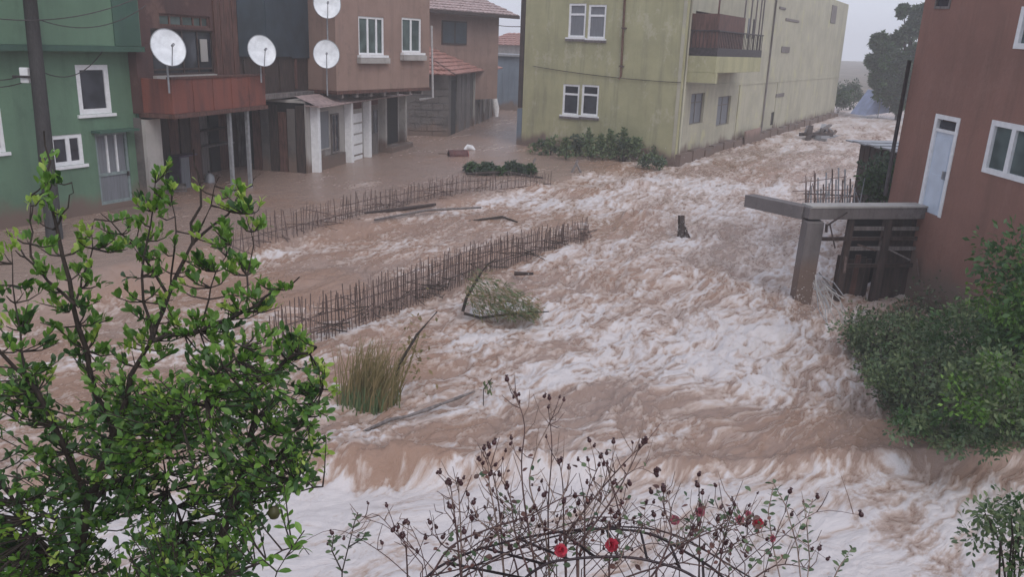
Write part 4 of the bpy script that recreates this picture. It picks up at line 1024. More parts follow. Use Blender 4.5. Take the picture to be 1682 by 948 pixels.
    for k, pa, da, sz in tot:
        w_ = pa+np.array(O)-np.array(CAM); dep = w_@np.array(fwd); x = w_@np.array(RT)/dep*FPX+841; y = 474-w_@np.array(UP)/dep*FPX
        vis = (x > 0) & (x < 560) & (y > 0) & (y < 948)
        cand += [(sz[i]/dep[i], k, i) for i in range(len(pa)) if vis[i]]
    cand.sort(reverse=True); sel = cand[:290]
    me_ = {}
    for k in P:
        me = bpy.data.meshes.new('leaf'); me.from_pydata([tuple(v) for v in LT_V], [], LT_F); me.update(); me.materials.append(M[k]); me_[k] = me
    for k, pa, da, sz in tot:
        ids = [i for _, kk, i in sel if kk == k]; keep = np.ones(len(pa), bool); keep[ids] = False
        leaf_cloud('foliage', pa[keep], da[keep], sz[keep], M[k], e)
        if not ids: continue
        X, Yv, Zv = frames(da[ids], rng.normal(0, .7, len(ids)))
        for j, i in enumerate(ids):
            o = link('leaf', me_[k], e); s_ = sz[i]
            o.matrix_local = Matrix(((X[j][0]*s_, Yv[j][0]*s_, Zv[j][0]*s_, pa[i][0]), (X[j][1]*s_, Yv[j][1]*s_, Zv[j][1]*s_, pa[i][1]), (X[j][2]*s_, Yv[j][2]*s_, Zv[j][2]*s_, pa[i][2]), (0, 0, 0, 1)))
    fr = MB()
    ico = at(450, 843, 3.3)-O
    m = MB(); m.tube([ico+Vector((0, 0, z)) for z in (.028, .022, .0, -.02, -.028)], [.002, .017, .027, .018, .002], 10); m.build('fruit', plain('unripe_citrus', (.08, .075, .02), .5), e, True)
fg_tree()
def sprig(name, label, stems, D, mat, size, nper=8, cat='plant', stemmat='bark', r0=.003, droop=.2):
    b = at(*stems[0][0], D); e = empty(name, b, 0, label, cat); P = []; Dv = []
    for s in stems:
        pts = [at(x, y, D+random.uniform(-.03, .03)) for x, y in s]; MB().tube([p-b for p in pts], [r0*(1-.6*i/len(pts)) for i in range(len(pts))], 5).build('stem', M[stemmat], e)
        L_ = sum((q-p).length for p, q in zip(pts, pts[1:]))
        for i in range(nper):
            t = .25+.78*i/nper; k = min(int(t*(len(pts)-1)), len(pts)-2); p = pts[k].lerp(pts[k+1], min(1, t*(len(pts)-1)-k))
            d_ = (pts[k+1]-pts[k]).normalized()
            for sd in (-1, 1):
                P.append(tuple(p-b)); Dv.append(tuple(d_*.5+RT*sd*random.uniform(.4, 1)+Vector((0, random.uniform(-.5, .5), -droop+random.uniform(-.3, .4)))))
    me = bpy.data.meshes.new('leaf'); me.from_pydata([tuple(v) for v in LT_V], [], LT_F); me.update(); me.materials.append(M[mat])
    P = np.array(P); Dv = np.array(Dv); X, Yv, Zv = frames(Dv, rng.normal(0, .6, len(P)))
    for j in range(len(P)):
        o = link('leaf', me, e); s_ = size*random.uniform(.6, 1.15)
        o.matrix_local = Matrix(((X[j][0]*s_, Yv[j][0]*s_, Zv[j][0]*s_, P[j][0]), (X[j][1]*s_, Yv[j][1]*s_, Zv[j][1]*s_, P[j][1]), (X[j][2]*s_, Yv[j][2]*s_, Zv[j][2]*s_, P[j][2]), (0, 0, 0, 1)))
    return e
sprig('leafy_sprig', 'slender leafy sprig rising from the bottom edge just right of the big tree', [[(560, 1010), (562, 940), (572, 900), (582, 860), (588, 842)], [(562, 940), (545, 905), (548, 880)], [(572, 900), (596, 885), (600, 875)]], 2.9, 'leafR', .03, 7)
sprig('leafy_sprig', 'curved sprig with one broad heart shaped leaf at the bottom edge beside the big tree', [[(440, 990), (455, 940), (470, 915), (495, 895), (508, 912)], [(455, 940), (432, 920), (420, 925)], [(470, 915), (500, 872)]], 2.8, 'leafA', .045, 4)

# ------------------------------------------------------------------ ROSE ARCH AND ROSES
D = 2.95
def hoop(pts, Dd_): return [at(x, y, Dd_) for x, y in pts]
def smooth(pts, n=28):
    pts = [Vector(p) for p in pts]; out = []
    for i in range(len(pts)-1):
        p0, p1, p2, p3 = pts[max(i-1, 0)], pts[i], pts[i+1], pts[min(i+2, len(pts)-1)]
        for t in np.linspace(0, 1, 5)[:-1]:
            out.append(.5*((2*p1)+(-p0+p2)*t+(2*p0-5*p1+4*p2-p3)*t*t+(-p0+3*p1-3*p2+p3)*t**3))
    out.append(pts[-1]); return out
near = smooth(hoop([(770, 1250), (800, 1060), (850, 965), (896, 928), (935, 920), (978, 916), (1027, 916), (1076, 924), (1131, 943), (1180, 985), (1225, 1080), (1240, 1250)], 2.8))
far_ = smooth(hoop([(650, 1200), (672, 1010), (705, 945), (765, 911), (824, 893), (883, 880), (961, 870), (1027, 871), (1076, 881), (1125, 907), (1184, 946), (1240, 1020), (1270, 1200)], 3.05))
b = near[0].copy(); e = empty('garden_arch', b, 0, 'dark iron garden arch carrying the rose bush at the bottom centre', 'garden arch')
MB().tube([p-b for p in near], .005, 8).build('hoop', M['iron'], e, True); MB().tube([p-b for p in far_], .005, 8).build('hoop', M['iron'], e, True)
N1, N2 = len(near), len(far_)
for k in range(12):
    t = (k+.5)/12; p = near[int(t*(N1-1))]; q = far_[int(t*(N2-1))]; MB().tube([p-b, q-b], .005, 6).build('rung', M['iron'], e, True)
mid_ = smooth(hoop([(690, 1100), (705, 990), (770, 935), (876, 893), (930, 878), (1020, 866), (1110, 880), (1200, 930), (1290, 985)], 3.15))
MB().tube([p-b for p in mid_], .0035, 6).build('tie_rod', M['iron'], e, True)
rb = at(900, 1350, 3.1); e = empty('rose_bush', rb, 0, 'leggy rose bush with dark rosehips and a few red blooms over the arch', 'rose bush')
canes = [
    [(905, 960), (893, 880), (870, 800), (880, 740), (905, 690), (900, 655)], [(880, 940), (860, 830), (858, 760), (862, 700), (848, 650)],
    [(905, 960), (900, 840), (905, 740), (900, 670)], [(830, 960), (812, 850), (805, 790), (800, 748)], [(830, 940), (820, 840), (812, 780), (795, 738)],
    [(760, 960), (752, 880), (745, 830), (738, 795)], [(760, 960), (756, 870), (756, 820), (755, 792)], [(670, 960), (664, 900), (658, 882)],
    [(930, 960), (925, 870), (922, 800), (918, 760)], [(950, 920), (975, 850), (1010, 800), (1050, 770), (1078, 782)], [(950, 900), (1000, 830), (1030, 780), (1050, 735)],
    [(930, 880), (960, 840), (1000, 790), (1040, 745), (1060, 728)], [(700, 960), (740, 900), (800, 870), (860, 850), (893, 835), (935, 816), (978, 820), (1010, 850)],
    [(1000, 920), (1020, 860), (1002, 790), (995, 762)], [(1080, 940), (1100, 880), (1095, 840), (1090, 806)], [(1150, 960), (1150, 880), (1148, 800)],
    [(1180, 960), (1190, 890), (1205, 830)], [(850, 950), (835, 900), (790, 860), (778, 855)], [(870, 950), (850, 880), (840, 830), (835, 800)],
    [(960, 960), (960, 880), (965, 820), (985, 765)], [(800, 960), (770, 915), (735, 900), (715, 880), (700, 885)], [(1060, 960), (1105, 905), (1180, 870), (1230, 860)],
    [(1200, 980), (1270, 930), (1330, 935)], [(1000, 960), (1120, 925), (1220, 960)], [(690, 950), (800, 925), (900, 900), (960, 893), (1040, 905)], [(740, 960), (840, 905), (930, 862), (1000, 850), (1080, 870), (1200, 930), (1260, 1000)],
    [(700, 960), (790, 890), (850, 872), (905, 858)], [(820, 960), (880, 915), (960, 880), (1050, 850)],
]
for k in range(46):      # thin arching tangle over the hoops
    x0_ = random.uniform(670, 1250); w_ = random.uniform(60, 220)*random.choice((-1, 1)); y0_ = random.uniform(925, 975); pk_ = random.uniform(828, 900)
    canes.append([(x0_, y0_), (x0_+w_*.3, (y0_+pk_)/2-8), (x0_+w_*.65, pk_), (x0_+w_, pk_+random.uniform(5, 45))])
tips = []
for i, c in enumerate(canes):
    dep = 2.9+random.uniform(-.12, .3); pts = smooth([at(x+random.uniform(-3, 3), y, dep+random.uniform(-.02, .02)) for x, y in c])
    pts = [at(c[0][0], c[0][1]+120, dep)] + pts; n = len(pts); r0 = .0042 if i < 24 else (.0035 if i < 28 else .0022)
    MB().tube([p-rb for p in pts], [r0*(1-.72*k/n) for k in range(n)], 5).build('cane', M['cane'] if (i % 3 or i > 11) else M['canepale'], e, True)
    tips.append(pts[-1])
    for k in range(9 if i < 24 else 5):   # side shoots
        p = pts[int(n*random.uniform(.3, .95))]; q = p+Vector((random.uniform(-.07, .07), random.uniform(-.05, .05), random.uniform(.02, .13)))
        m_ = p.lerp(q, .5)+Vector((random.uniform(-.01, .01), 0, -.01)); MB().tube([p-rb, m_-rb, q-rb], [.002, .0015, .001], 4).build('shoot', M['cane'] if k % 2 else M['canepale'], e)
        if random.random() < .28: tips.append(q)
hm = MB().tube([(0, 0, -.006), (0, 0, -.004), (0, 0, .003), (0, 0, .009), (0, 0, .011), (0, 0, .017)], [.001, .006, .0085, .006, .003, .006], 7).mesh('rosehip'); hm.materials.append(M['hip']); hm.shade_smooth()
clus = [(848, 652, 2), (856, 668, 1), (808, 730, 3), (790, 760, 3), (812, 768, 1), (920, 762, 3), (930, 775, 1), (1055, 730, 4), (1080, 775, 4), (1003, 745, 1), (738, 792, 1), (755, 792, 2), (658, 882, 2), (715, 868, 2), (778, 880, 3), (1075, 806, 1), (1092, 808, 2), (1148, 797, 1), (900, 652, 1), (985, 768, 2), (1018, 802, 2), (950, 845, 2), (1020, 850, 2), (1040, 800, 1), (880, 800, 1)]
for x, y, n in clus:
    for k in range(n): tips.append(at(x+random.uniform(-7, 7), y+random.uniform(-6, 6), 2.95))
for p in tips:
    o = link('rosehip', hm, e); o.location = p-rb; o.rotation_euler = (random.uniform(-.5, .5), random.uniform(-.5, .5), random.uniform(0, 6)); s = random.uniform(.5, 1.15); o.scale = (s, s, s)
def petal_mesh(mat):
    m = MB()
    for ring, (cnt, r_, tilt) in enumerate(((5, .021, .15), (5, .02, .7), (5, .016, 1.05), (3, .011, 1.3))):
        for k in range(cnt):
            a = 2*math.pi*(k+ring*.4)/cnt; ca, sa = math.cos(a), math.sin(a); b0 = len(m.v)
            for (u, v_) in ((0, 0), (.5, -.42), (1, -.3), (1.08, 0), (1, .3), (.5, .42)):
                rr = u*r_*math.cos(tilt); z = u*r_*math.sin(tilt)-.006*u*u*(1 if abs(v_) > .1 else .3)+.0015*((k*5+ring*3) % 4); w_ = v_*r_*1.5
                m.v.append((ca*rr-sa*w_, sa*rr+ca*w_, z))
            m.f.append(tuple(range(b0, b0+6)))
    me = m.mesh('rose_bloom'); me.materials.append(mat); me.shade_smooth(); return me
pr, pk = petal_mesh(M['petal']), petal_mesh(M['petalpink'])
for x, y, kind, s in ((921, 905, 0, 1.1), (1005, 896, 0, 1.1), (1245, 860, 0, 1.0), (1214, 855, 1, .9), (1108, 855, 1, .9), (1150, 842, 1, .8), (1228, 845, 1, .7), (1268, 885, 1, .7)):
    o = link('rose_bloom', pk if kind else pr, e); o.location = at(x, y, 2.78 if x < 1100 else 3.0)-rb; o.rotation_euler = (R(random.uniform(15, 60)), random.uniform(-.8, .8), random.uniform(-.5, .5)); s *= .95; o.scale = (s, s, s)
lm = bpy.data.meshes.new('leaf'); lm.from_pydata([tuple(v) for v in LT_V*np.array([1.5, 1, 1])], [], LT_F); lm.update(); lm.materials.append(M['leafR'])
lm2 = lm.copy(); lm2.materials.clear(); lm2.materials.append(leaf_mat('leaf_reddish', (.07, .035, .03), (.16, .07, .055)))
spots = [(945, 900, 24, 6), (735, 905, 28, 16), (745, 925, 24, 10), (905, 925, 16, 8), (1260, 900, 40, 22), (1200, 905, 40, 14), (1010, 925, 25, 8), (800, 780, 12, 6), (870, 760, 20, 6), (1050, 860, 60, 12), (860, 860, 60, 12), (1240, 850, 20, 8), (920, 945, 60, 10), (1150, 870, 40, 16), (850, 840, 50, 18), (960, 830, 60, 20), (1090, 850, 60, 20), (1190, 860, 45, 18), (780, 900, 40, 14), (1000, 790, 40, 10), (1000, 880, 90, 40), (1150, 900, 80, 40), (820, 920, 70, 30), (1230, 880, 50, 24)]
for x, y, s, n in spots:
    for k in range(n):
        p = at(x+random.gauss(0, s*.6), y+random.gauss(0, s*.55), 2.95+random.uniform(-.1, .1)); o = link('leaf', lm2 if random.random() < .35 else lm, e); o.location = p-rb
        o.rotation_euler = (random.uniform(-.8, .9), random.uniform(-.8, .8), random.uniform(0, 6)); q = random.uniform(.016, .03); o.scale = (q, q, q)
sprig('leafy_shoot', 'tall pale green shoots standing right of the rose bush', [[(1320, 1000), (1310, 900), (1290, 830), (1268, 790)], [(1320, 1000), (1330, 920), (1325, 860), (1335, 820)], [(1290, 990), (1270, 900), (1262, 840), (1270, 800)], [(1350, 990), (1380, 930), (1400, 900)]], 3.1, 'leafR', .03, 10, stemmat='canepale')
# ------------------------------------------------------------------ RIGHT-HAND SHRUBS
def at_b(px, py, D_): return at(px, py, D_)
bush('leafy_shrub', 'dull green shrub in the bottom right corner nearest the camera', at(1680, 890, 4.3), (.36, .3, .22), 1300, .04, ['leafW', 'leafR', 'leafC'], clumps=30, template='t', stems=14)
bush('dark_hedge', 'tall dark green shrub at the right edge against the red house', at(1700, 500, 11.6), (.85, .8, 1.25), 6000, .11, ['leafC', 'leafC', 'leafA'], clumps=60)
bush('garden_shrub', 'bright green shrub at the right edge in front of the dark one', at(1655, 645, 10.6), (.85, .7, .55), 3600, .09, ['leafA', 'leafW', 'leafW'], clumps=46, stems=0)
bush('garden_shrub', 'dull green shrub spreading below the terrace frame at the water edge', at(1520, 610, 12.6), (1.05, .9, .42), 2900, .08, ['leafW', 'leafW', 'leafR'], clumps=60, stems=8)
bush('garden_shrub', 'lowest brownish green shrub hanging over the drop at the right bank', at(1585, 704, 10.9), (1.2, .6, .28), 2600, .08, ['leafW', 'leafC', 'leafR'], clumps=44, stems=0)
bush('garden_shrub', 'dark green shrub against the foot of the red house between hedge and terrace', at(1575, 550, 13.6), (1.1, .8, .55), 3200, .09, ['leafC', 'leafW', 'leafW'], clumps=44)
bush('garden_shrub', 'thin green shrub among the posts beneath the terrace', at(1450, 545, 14.9), (1.1, .5, .42), 1900, .08, ['leafC', 'leafW', 'leafR'], clumps=36)
bush('river_shrub', 'dark shrub growing between the shed and the red house', at(1450, 305, 21), (.55, .6, .75), 3000, .13, ['leafC', 'leafF'], clumps=30)
# bank under the shrubs
g = MB(); cc = [G(x, y, -.7) for x, y in ((1400, 560), (1470, 660), (1520, 722), (1720, 722), (1850, 600), (1560, 500))]
g.v = [(p.x, p.y, -.62) for p in cc]+[(p.x, p.y, -2.5) for p in cc]; n = len(cc)
cen = sum(cc, Vector())/n; g.v.append((cen.x, cen.y, -.2)); g.f = [(i, (i+1) % n, 2*n) for i in range(n)]+[(i, i+n, (i+1) % n+n, (i+1) % n) for i in range(n)]
tag(g.build('river_bank', M['mud']), kind='structure')
poly = [G(x, y, -.6) for x, y in ((1395, 575), (1470, 680), (1520, 735), (1760, 735), (1800, 560), (1540, 500), (1400, 530))]
P = []
while len(P) < 16000:
    a, b, c_ = random.sample(poly, 3); u, v = sorted((random.random(), random.random())); p = a*u+b*(v-u)+c_*(1-v)
    hh = .18+.22*math.sin(p.x*3.1)*math.sin(p.y*2.7+1); P.append((p.x+random.gauss(0, .1), p.y+random.gauss(0, .1), -.62+abs(random.gauss(0, 1))*max(.08, hh)))
P = np.array(P); third = len(P)//3; e = empty('bank_weeds', (0, 0, 0), 0)
bpy.data.objects.remove(e)
o = leaf_cloud('bank_weeds', P, rng.normal(0, .6, (len(P), 3))+[-.3, -.3, .4], rng.uniform(.05, .12, len(P)), leaf_mat('weed_leaf', (.05, .085, .04), (.13, .15, .08), .6), None, LS_V, LS_F)
# ------------------------------------------------------------------ PLANTS IN AND BY THE FLOOD
for px, py, rx, rz, n_, lab in ((905, 238, 1.15, .42, 1600, 'leftmost low dull weeds on the waterline of the yellow house wall'), (962, 240, 1.1, .55, 2200, 'bushy green weeds against the yellow house under its paired windows'), (1022, 245, 1.0, .66, 2400, 'tallest green weeds against the yellow house wall'), (1066, 258, .8, .28, 900, 'small low weeds by the yellow house corner')):
    c = G(px, py+16, 0); c.y -= .1
    bush('weed_clump', lab, (c.x, c.y, .05+rz*.75), (rx, .5, rz*.85), int(n_*.5), .17, ['leafW', 'leafW', 'leafF'], 'weeds', 'weeds along the yellow house', clumps=18, zmin=-.2)
wall_weeds = [(930, 228, .9), (966, 214, 1.1), (990, 222, .9), (1003, 215, 1.2), (1024, 212, 1.3), (1044, 228, .9), (1078, 240, .7)]
for n_, (px, py, h_) in enumerate(wall_weeds):
    c = G(px, 262, 0); D_ = (c-CAM).dot(fwd)-.3; b_ = at(px, 262, D_)
    e = empty('tall_weed', b_, 0, ('tall thin weed spike ' + ('left of the paired lower windows', 'straight below the right lower window', 'just right of the paired lower windows', 'second right of the paired lower windows', 'tallest of all on the yellow house wall', 'right of the tallest weed', 'close to the yellow house corner')[n_]), 'weeds', 'weed spikes on the yellow house wall')
    tpt = at(px+random.uniform(-3, 3), py, D_); MB().tube([Vector(), (tpt-b_)*.5+Vector((.04, 0, 0)), tpt-b_], [.02, .015, .006], 4).build('stem', M['bark'], e)
    t_ = rng.uniform(.1, 1, 260)[:, None]; q = t_*np.array(tuple(tpt-b_))+rng.normal(0, 1, (260, 3))*np.array([.17, .1, .05])*(1.15-t_)
    leaf_cloud('foliage', q, rng.normal(0, .6, (260, 3))+[0, 0, .4], rng.uniform(.1, .22, 260), M['leafW'], e, LS_V, LS_F)
for px, w_, lab in ((795, .75, 'left end mat of dark green floating vegetation in the street'), (850, .6, 'right end mat of dark green floating vegetation in the street')):
    c = G(px, 285, 0); bush('floating_vegetation', lab, (c.x, c.y, .14), (w_*1.35, .6, .26), 2200, .16, ['leafC', 'leafF'], 'plant', 'floating vegetation', clumps=24, zmin=-.1)
m = MB().tube([G(765, 290)+Vector((0, 0, .1)), G(830, 288)+Vector((0, 0, .12)), G(892, 293)+Vector((0, 0, .02))], [.05, .07, .03], 6); tag(m.build('branch', M['bark']), 'dark drifting branch under the floating vegetation', 'branch')
def blades(name, label, px, py, z, spread, h, n, bend, mat, cat='reeds', w=.03):
    b_ = G(px, py, z); e = empty(name, b_, 0, label, cat); m = MB()
    for k in range(n):
        a = random.gauss(0, spread); c_ = random.gauss(0, spread*.6); hh = h*random.uniform(.5, 1.1); bx = bend[0]*random.uniform(.3, 1.2)+random.gauss(0, .12)*h; by = random.gauss(0, .15)*h
        prev = None
        for t in (0, .35, .7, 1):
            p = Vector((a+bx*t*t, c_+by*t*t, -.25+hh*t-bend[1]*t*t)); ww = w*(1-t)*.5+.002; s_ = (p-Vector((ww, 0, 0)), p+Vector((ww, 0, 0)))
            if prev: m.quad(prev[0], prev[1], s_[1], s_[0])
            prev = s_
    m.build('blades', M[mat], e)['kind'] = 'stuff'; return e
e = blades('reed_clump', 'dry brown reed clump standing in the flood right of the big tree', 605, 650, -.6, .2, 1.1, 300, (.22, .05), 'reed', w=.024)
bb = blades('reed_tuft', 'dark green tuft at the foot of the dry reed clump', 600, 655, -.6, .16, .5, 200, (.05, .05), 'leafW')
m = MB(); bs_ = G(648, 640, -.6)
e = empty('bent_sapling', bs_, 0, 'leaning bare sapling pushed over by the current beside the reeds', 'sapling')
D1 = (bs_-CAM).dot(fwd)
MB().tube([at(x, y, D1)-bs_ for x, y in ((645, 650), (655, 600), (685, 550), (718, 512))], [.035, .03, .022, .012], 6).build('stem', M['bark'], e)
MB().tube([at(x, y, D1)-bs_ for x, y in ((655, 645), (676, 590), (690, 545))], [.02, .015, .01], 6).build('stem', M['reed'], e)
q = np.array([tuple(at(random.gauss(680, 12), random.gauss(575, 28), D1)-bs_) for _ in range(120)]); leaf_cloud('foliage', q, rng.normal(0, 1, (120, 3))+[0.3, 0, -.4], rng.uniform(.05, .12, 120), M['reed'], e, LS_V, LS_F)
bs_ = G(770, 525, -.5); D1 = (bs_-CAM).dot(fwd)
e = empty('bent_sapling', bs_, 0, 'green leafy sapling bowed flat over the foam in front of the near bar row', 'sapling')
MB().tube([at(x, y, D1)-bs_ for x, y in ((760, 512), (766, 490), (783, 460), (800, 435), (815, 425))], [.035, .035, .03, .02, .01], 6).build('stem', M['bark'], e)
MB().tube([at(x, y, D1)-bs_ for x, y in ((762, 515), (790, 522), (850, 515), (902, 512))], [.03, .03, .022, .012], 6).build('stem', M['bark'], e)
q = []
for _ in range(2400):
    t = random.random(); px = 768+110*t; cy = 478+34*t; hgt = 34*(1-t)**.7*(1 if t > .08 else .6)+7
    if math.sin(px*.31)+math.sin(cy*.9+px*.13+_*.0) < -.9 and random.random() < .7: continue
    q.append(tuple(at(px+random.gauss(0, 6), cy+random.uniform(-hgt, hgt*.9)+random.gauss(0, 4), D1+random.uniform(-.4, .4))-bs_))
q = np.array(q); nq = len(q); hq = nq//2
for q_, mt in ((q[:hq], 'leafW'), (q[hq:], 'reed')): leaf_cloud('foliage', q_, rng.normal(0, .55, (len(q_), 3))+[1, 0, -.4], rng.uniform(.07, .2, len(q_)), M[mt], e, LN_V*np.array([2.2, 1, 1]), LS_F)
bs_ = G(796, 668, -.65); D1 = (bs_-CAM).dot(fwd)
e = empty('dead_twig', bs_, 0, 'single upright twig with one drooping brown green leaf in the foam', 'twig')
MB().tube([at(794, 672, D1)-bs_, at(794, 640, D1)-bs_, at(808, 622, D1)-bs_], .008, 5).build('stem', M['bark'], e)
q = np.array([tuple(at(800+random.uniform(-5, 8), 632+random.uniform(-8, 12), D1)-bs_) for _ in range(26)]); leaf_cloud('foliage', q, rng.normal(0, .3, (26, 3))+[0, 0, -1], rng.uniform(.06, .11, 26), M['leafW'], e, stuff=True)
def log(label, pts, r, mat='bark', z=-.6, name='drift_log', cat='log'):
    w_ = [G(x, y, z)+Vector((0, 0, dz)) for x, y, dz in pts]; b_ = w_[0].copy(); o = MB().tube([p-b_ for p in w_], r, 8).build(name, M[mat], None, True); o.location = b_; tag(o, label, cat); return o
log('long thin dark log surfacing in the foam below the reeds', [(590, 706, -.06), (640, 692, .02), (670, 684, .0), (705, 677, .05), (725, 667, .03), (752, 660, .06), (780, 645, .02)], [.015, .028, .022, .03, .02, .026, .01], 'greywood', z=-.62)
log('short dark board afloat beside the near bar row', [(845, 452, .04), (876, 454, .06)], [.05, .03], 'darkwood', -.35, 'drift_board', 'board')
log('dark plank caught along the middle of the far bar row', [(600, 357, .1), (660, 350, .12), (715, 341, .1)], [.05, .06, .04], 'darkwood', -.1, 'drift_board', 'board')
log('thin pale plank lying below the far bar row', [(615, 366, .08), (700, 352, .12), (790, 345, .08)], [.03, .04, .03], 'greywood', -.15, 'drift_board', 'board')
log('thin dark drift branch in the foam beyond the near bar row', [(770, 366, .05), (825, 363, .12), (850, 367, .04)], [.02, .04, .02], 'bark', -.3, 'drift_branch', 'branch')
log('horizontal dark beam in the flood behind the big tree', [(195, 421, .1), (250, 421, .1)], [.06, .06], 'darkwood', -.2, 'drift_beam', 'beam')
def stump():
    b_ = G(1121, 395, -.35); D1 = (b_-CAM).dot(fwd); e = empty('broken_post', b_, 0, 'broken wooden post with a slanting prop in the middle of the rapids', 'post')
    MB().tube([at(x, y, D1)-b_ for x, y in ((1117, 400), (1119, 378), (1119, 354))], [.12, .10, .09], 7).build('post', M['darkwood'], e)
    MB().tube([at(x, y, D1)-b_ for x, y in ((1121, 365), (1128, 385), (1138, 404))], [.05, .06, .05], 6).build('prop', M['darkwood'], e)
stump()
for px, py, lab in ((948, 285, 'forked dark stick poking up before the weeds of the yellow house'), (878, 282, 'little dark stub in the water left of the forked stick')):
    b_ = G(px, py, -.05); D1 = (b_-CAM).dot(fwd); e = empty('forked_stick', b_, 0, lab, 'stick')
    MB().tube([at(px-12, py+4, D1)-b_, at(px-2, py-15, D1)-b_, at(px+1, py-22, D1)-b_], .05 if px > 900 else .04, 6).build('stick', M['greywood'], e)
    if px > 900: MB().tube([at(px-1, py-16, D1)-b_, at(px+9, py+4, D1)-b_], .045, 6).build('stick', M['greywood'], e)
b_ = G(955, 390, -.3); D1 = (b_-CAM).dot(fwd); e = empty('snagged_branch', b_, 0, 'pale forked branch snagged at the right end of the near bar row', 'branch')
for s_ in (((948, 372), (956, 385), (964, 394)), ((962, 370), (960, 382), (966, 392)), ((966, 378), (972, 390))): MB().tube([at(x, y, D1)-b_ for x, y in s_], .03, 5).build('twig', M['rust2'], e)
# red barrel, rag
b_ = G(752, 256, 0); e = empty('floating_barrel', b_, R(20), 'dark red barrel floating on its side in the flooded street', 'barrel')
m = MB(); m.tube([(-.42, 0, .02), (-.4, 0, .02), (-.2, 0, .02), (-.18, 0, .02), (.18, 0, .02), (.2, 0, .02), (.4, 0, .02), (.42, 0, .02)], [.2, .24, .25, .235, .235, .25, .24, .2], 16); m.build('body', M['doorred'], e, True)
MB().tube([(.42, 0, .02), (.44, 0, .02)], .22, 16).build('lid', plain('barrel_lid', (.3, .08, .07), .5), e)
b_ = G(770, 246, 0); m = MB(); m.tube([(-.2, 0, 0), (-.05, .05, .12), (.12, 0, .1), (.28, -.05, 0)], [.06, .14, .13, .05], 7); o = m.build('plastic_bag', M['cloth'], None, True); o.location = b_; tag(o, 'white plastic bag caught against the floating red barrel', 'bag')
b_ = G(733, 253, 0); m = MB().box(-.35, .2, -.06, .06, -.03, .05); o = m.build('pale_board', M['palecon'], None, bevel=.01); o.location = b_; tag(o, 'short pale board drifting left of the red barrel', 'board')

# ------------------------------------------------------------------ FAR BANK: trees, tarpaulin, cars
def far_tree(name, label, base, h, crown, n, size, mats, group='trees on the far bank'):
    e = empty(name, base, 0, label, 'tree', group); O = np.array(base)
    pts = [(0, 0, -1.5), (.1, 0, h*.25), (-.1, .1, h*.5), (.1, 0, h*.75)]; MB().tube(pts, [h*.03, h*.024, h*.017, h*.008], 8).build('trunk', M['bark'], e, True)
    m = MB(); P = [[] for _ in mats]; Dv = [[] for _ in mats]
    for i, (cx, cz, r_) in enumerate(crown):
        c = np.array([cx, rng.uniform(-.4, .4)*r_, cz]); m.tube([(0, 0, max(.2*h, cz*.45)), (cx*.5, c[1]*.5, cz*.8), tuple(c)], [h*.012, h*.008, h*.003], 5)
        for s in range(9):
            q = rng.normal(0, 1, 3); q /= np.linalg.norm(q); cc_ = c+q*r_*rng.uniform(.3, .9)*np.array([1, 1, .8]); k = n//(9*len(crown)); j = int(rng.integers(len(mats)))
            v = rng.normal(0, 1, (k, 3)); v /= np.linalg.norm(v, axis=1, keepdims=True)
            P[j].append(cc_+v*rng.uniform(.1, 1, (k, 1))*r_*.42); Dv[j].append(v+rng.normal(0, .5, (k, 3)))
    m.build('limb', M['bark'], e)
    for j, mt in enumerate(mats):
        if P[j]:
            p = np.concatenate(P[j]); leaf_cloud('foliage', p, np.concatenate(Dv[j]), rng.uniform(.6, 1.2, len(p))*size, M[mt], e, LS_V, LS_F)
b_ = G(1475, 186, 0); b_ = at(1475, 184, 66); b_.z = .2
def crw(L_): 
    out = []
    for px, py, rp in L_:
        p = at(px, py, 66); out.append((p.x-b_.x, p.z-b_.z, rp*66/1370))
    return out
far_tree('broadleaf_tree', 'tall hazy grey green tree beside the red house', tuple(b_), 8, crw([(1440, 90, 24), (1470, 60, 22), (1500, 90, 26), (1450, 125, 24), (1480, 130, 28), (1510, 150, 26), (1490, 25, 16), (1425, 100, 12), (1430, 130, 14), (1515, 60, 20), (1465, 20, 9), (1520, 100, 22), (1480, 165, 24), (1455, 155, 18), (1435, 70, 16), (1485, 45, 20), (1460, 105, 26), (1530, 130, 26)]), 30000, .36, ['leafF', 'leafC', 'leafF'])
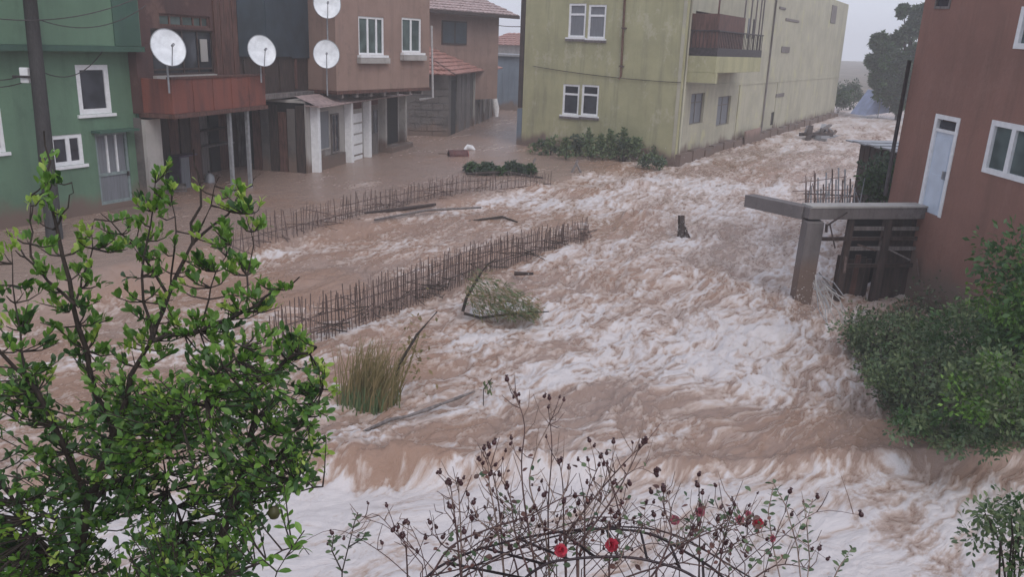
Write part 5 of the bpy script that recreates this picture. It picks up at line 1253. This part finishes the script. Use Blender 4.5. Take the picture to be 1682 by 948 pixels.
for px, py, w_, h_, D_, lab in ((1378, 160, 1.1, 1.2, 72, 'small dark rounded tree at the yellow house far corner'), (1398, 158, 1.1, 1.3, 76, 'small hazy tree right of the rounded one on the far bank')):
    c = at(px, py, D_); bush('bank_tree', lab, (c.x, c.y, c.z), (w_, 1, h_), 1800, .25, ['leafF', 'leafC'], 'tree', 'small trees on the far bank', clumps=20)
c = at(1434, 172, 68)
m = MB(); 
e = empty('blue_tarpaulin', (c.x, c.y, c.z-.6), .2, 'pale blue tarpaulin tent on the far bank under the tall tree', 'tarpaulin')
m.quad((-1.3, -1, -.2), (-.1, -1, 1.7), (0, 1, 1.8), (-1.3, 1, -.2)); m.quad((-.1, -1, 1.7), (1.1, -1, .1), (1.1, 1, .1), (0, 1, 1.8)); m.quad((-1.3, -1, -.2), (1.1, -1, .1), (-.1, -1, 1.7)); m.build('sheet', M['tarpb'], e)
MB().tube([(-.1, -1.02, -1), (-.1, -1.02, 1.75)], .04, 5).build('pole', M['greymetal'], e)
c = at(1350, 206, 50); e = empty('debris_heap', (c.x, c.y, .1), FYS.M.to_euler().z, 'low heap of bluish grey boards at the far end of the yellow house wall', 'debris heap')
for k in range(22):
    x, y = random.gauss(0, 1.5), random.gauss(0, .35); a = Vector((x, y, random.uniform(-.2, .35))); d_ = Vector((random.gauss(0, .7), random.gauss(0, .3), random.gauss(0, .18)))
    MB().beam(a-d_, a+d_, random.uniform(.08, .35), random.uniform(.05, .25)).build('board', M[random.choice(['greywood', 'bluewall', 'greymetal', 'darkwood'])], e)
# dim line of distant trees that haze swallows
for k in range(6):
    x = 18+k*13+random.uniform(-3, 3); y = 118+random.uniform(0, 18)
    bush('distant_tree', 'hazy distant tree in the row on the horizon behind the far bank', (x, y, 2.6), (5, 3, 2.6), 900, .6, ['leafF'], 'tree', 'distant trees on the horizon', clumps=24)

# ------------------------------------------------------------------ HAZE
m, ns, ls, bs = newmat('rain_haze'); ns.remove(bs)
pv = ns.new('ShaderNodeVolumePrincipled'); pv.inputs['Color'].default_value = (.97, .98, 1, 1); pv.inputs['Density'].default_value = .0025; pv.inputs['Anisotropy'].default_value = .1
ls.new(pv.outputs[0], ns['Material Output'].inputs['Volume'])
o = MB().box(-365, 365, -62, 372, -4.3, 14).build('haze', m); o['kind'] = 'stuff'
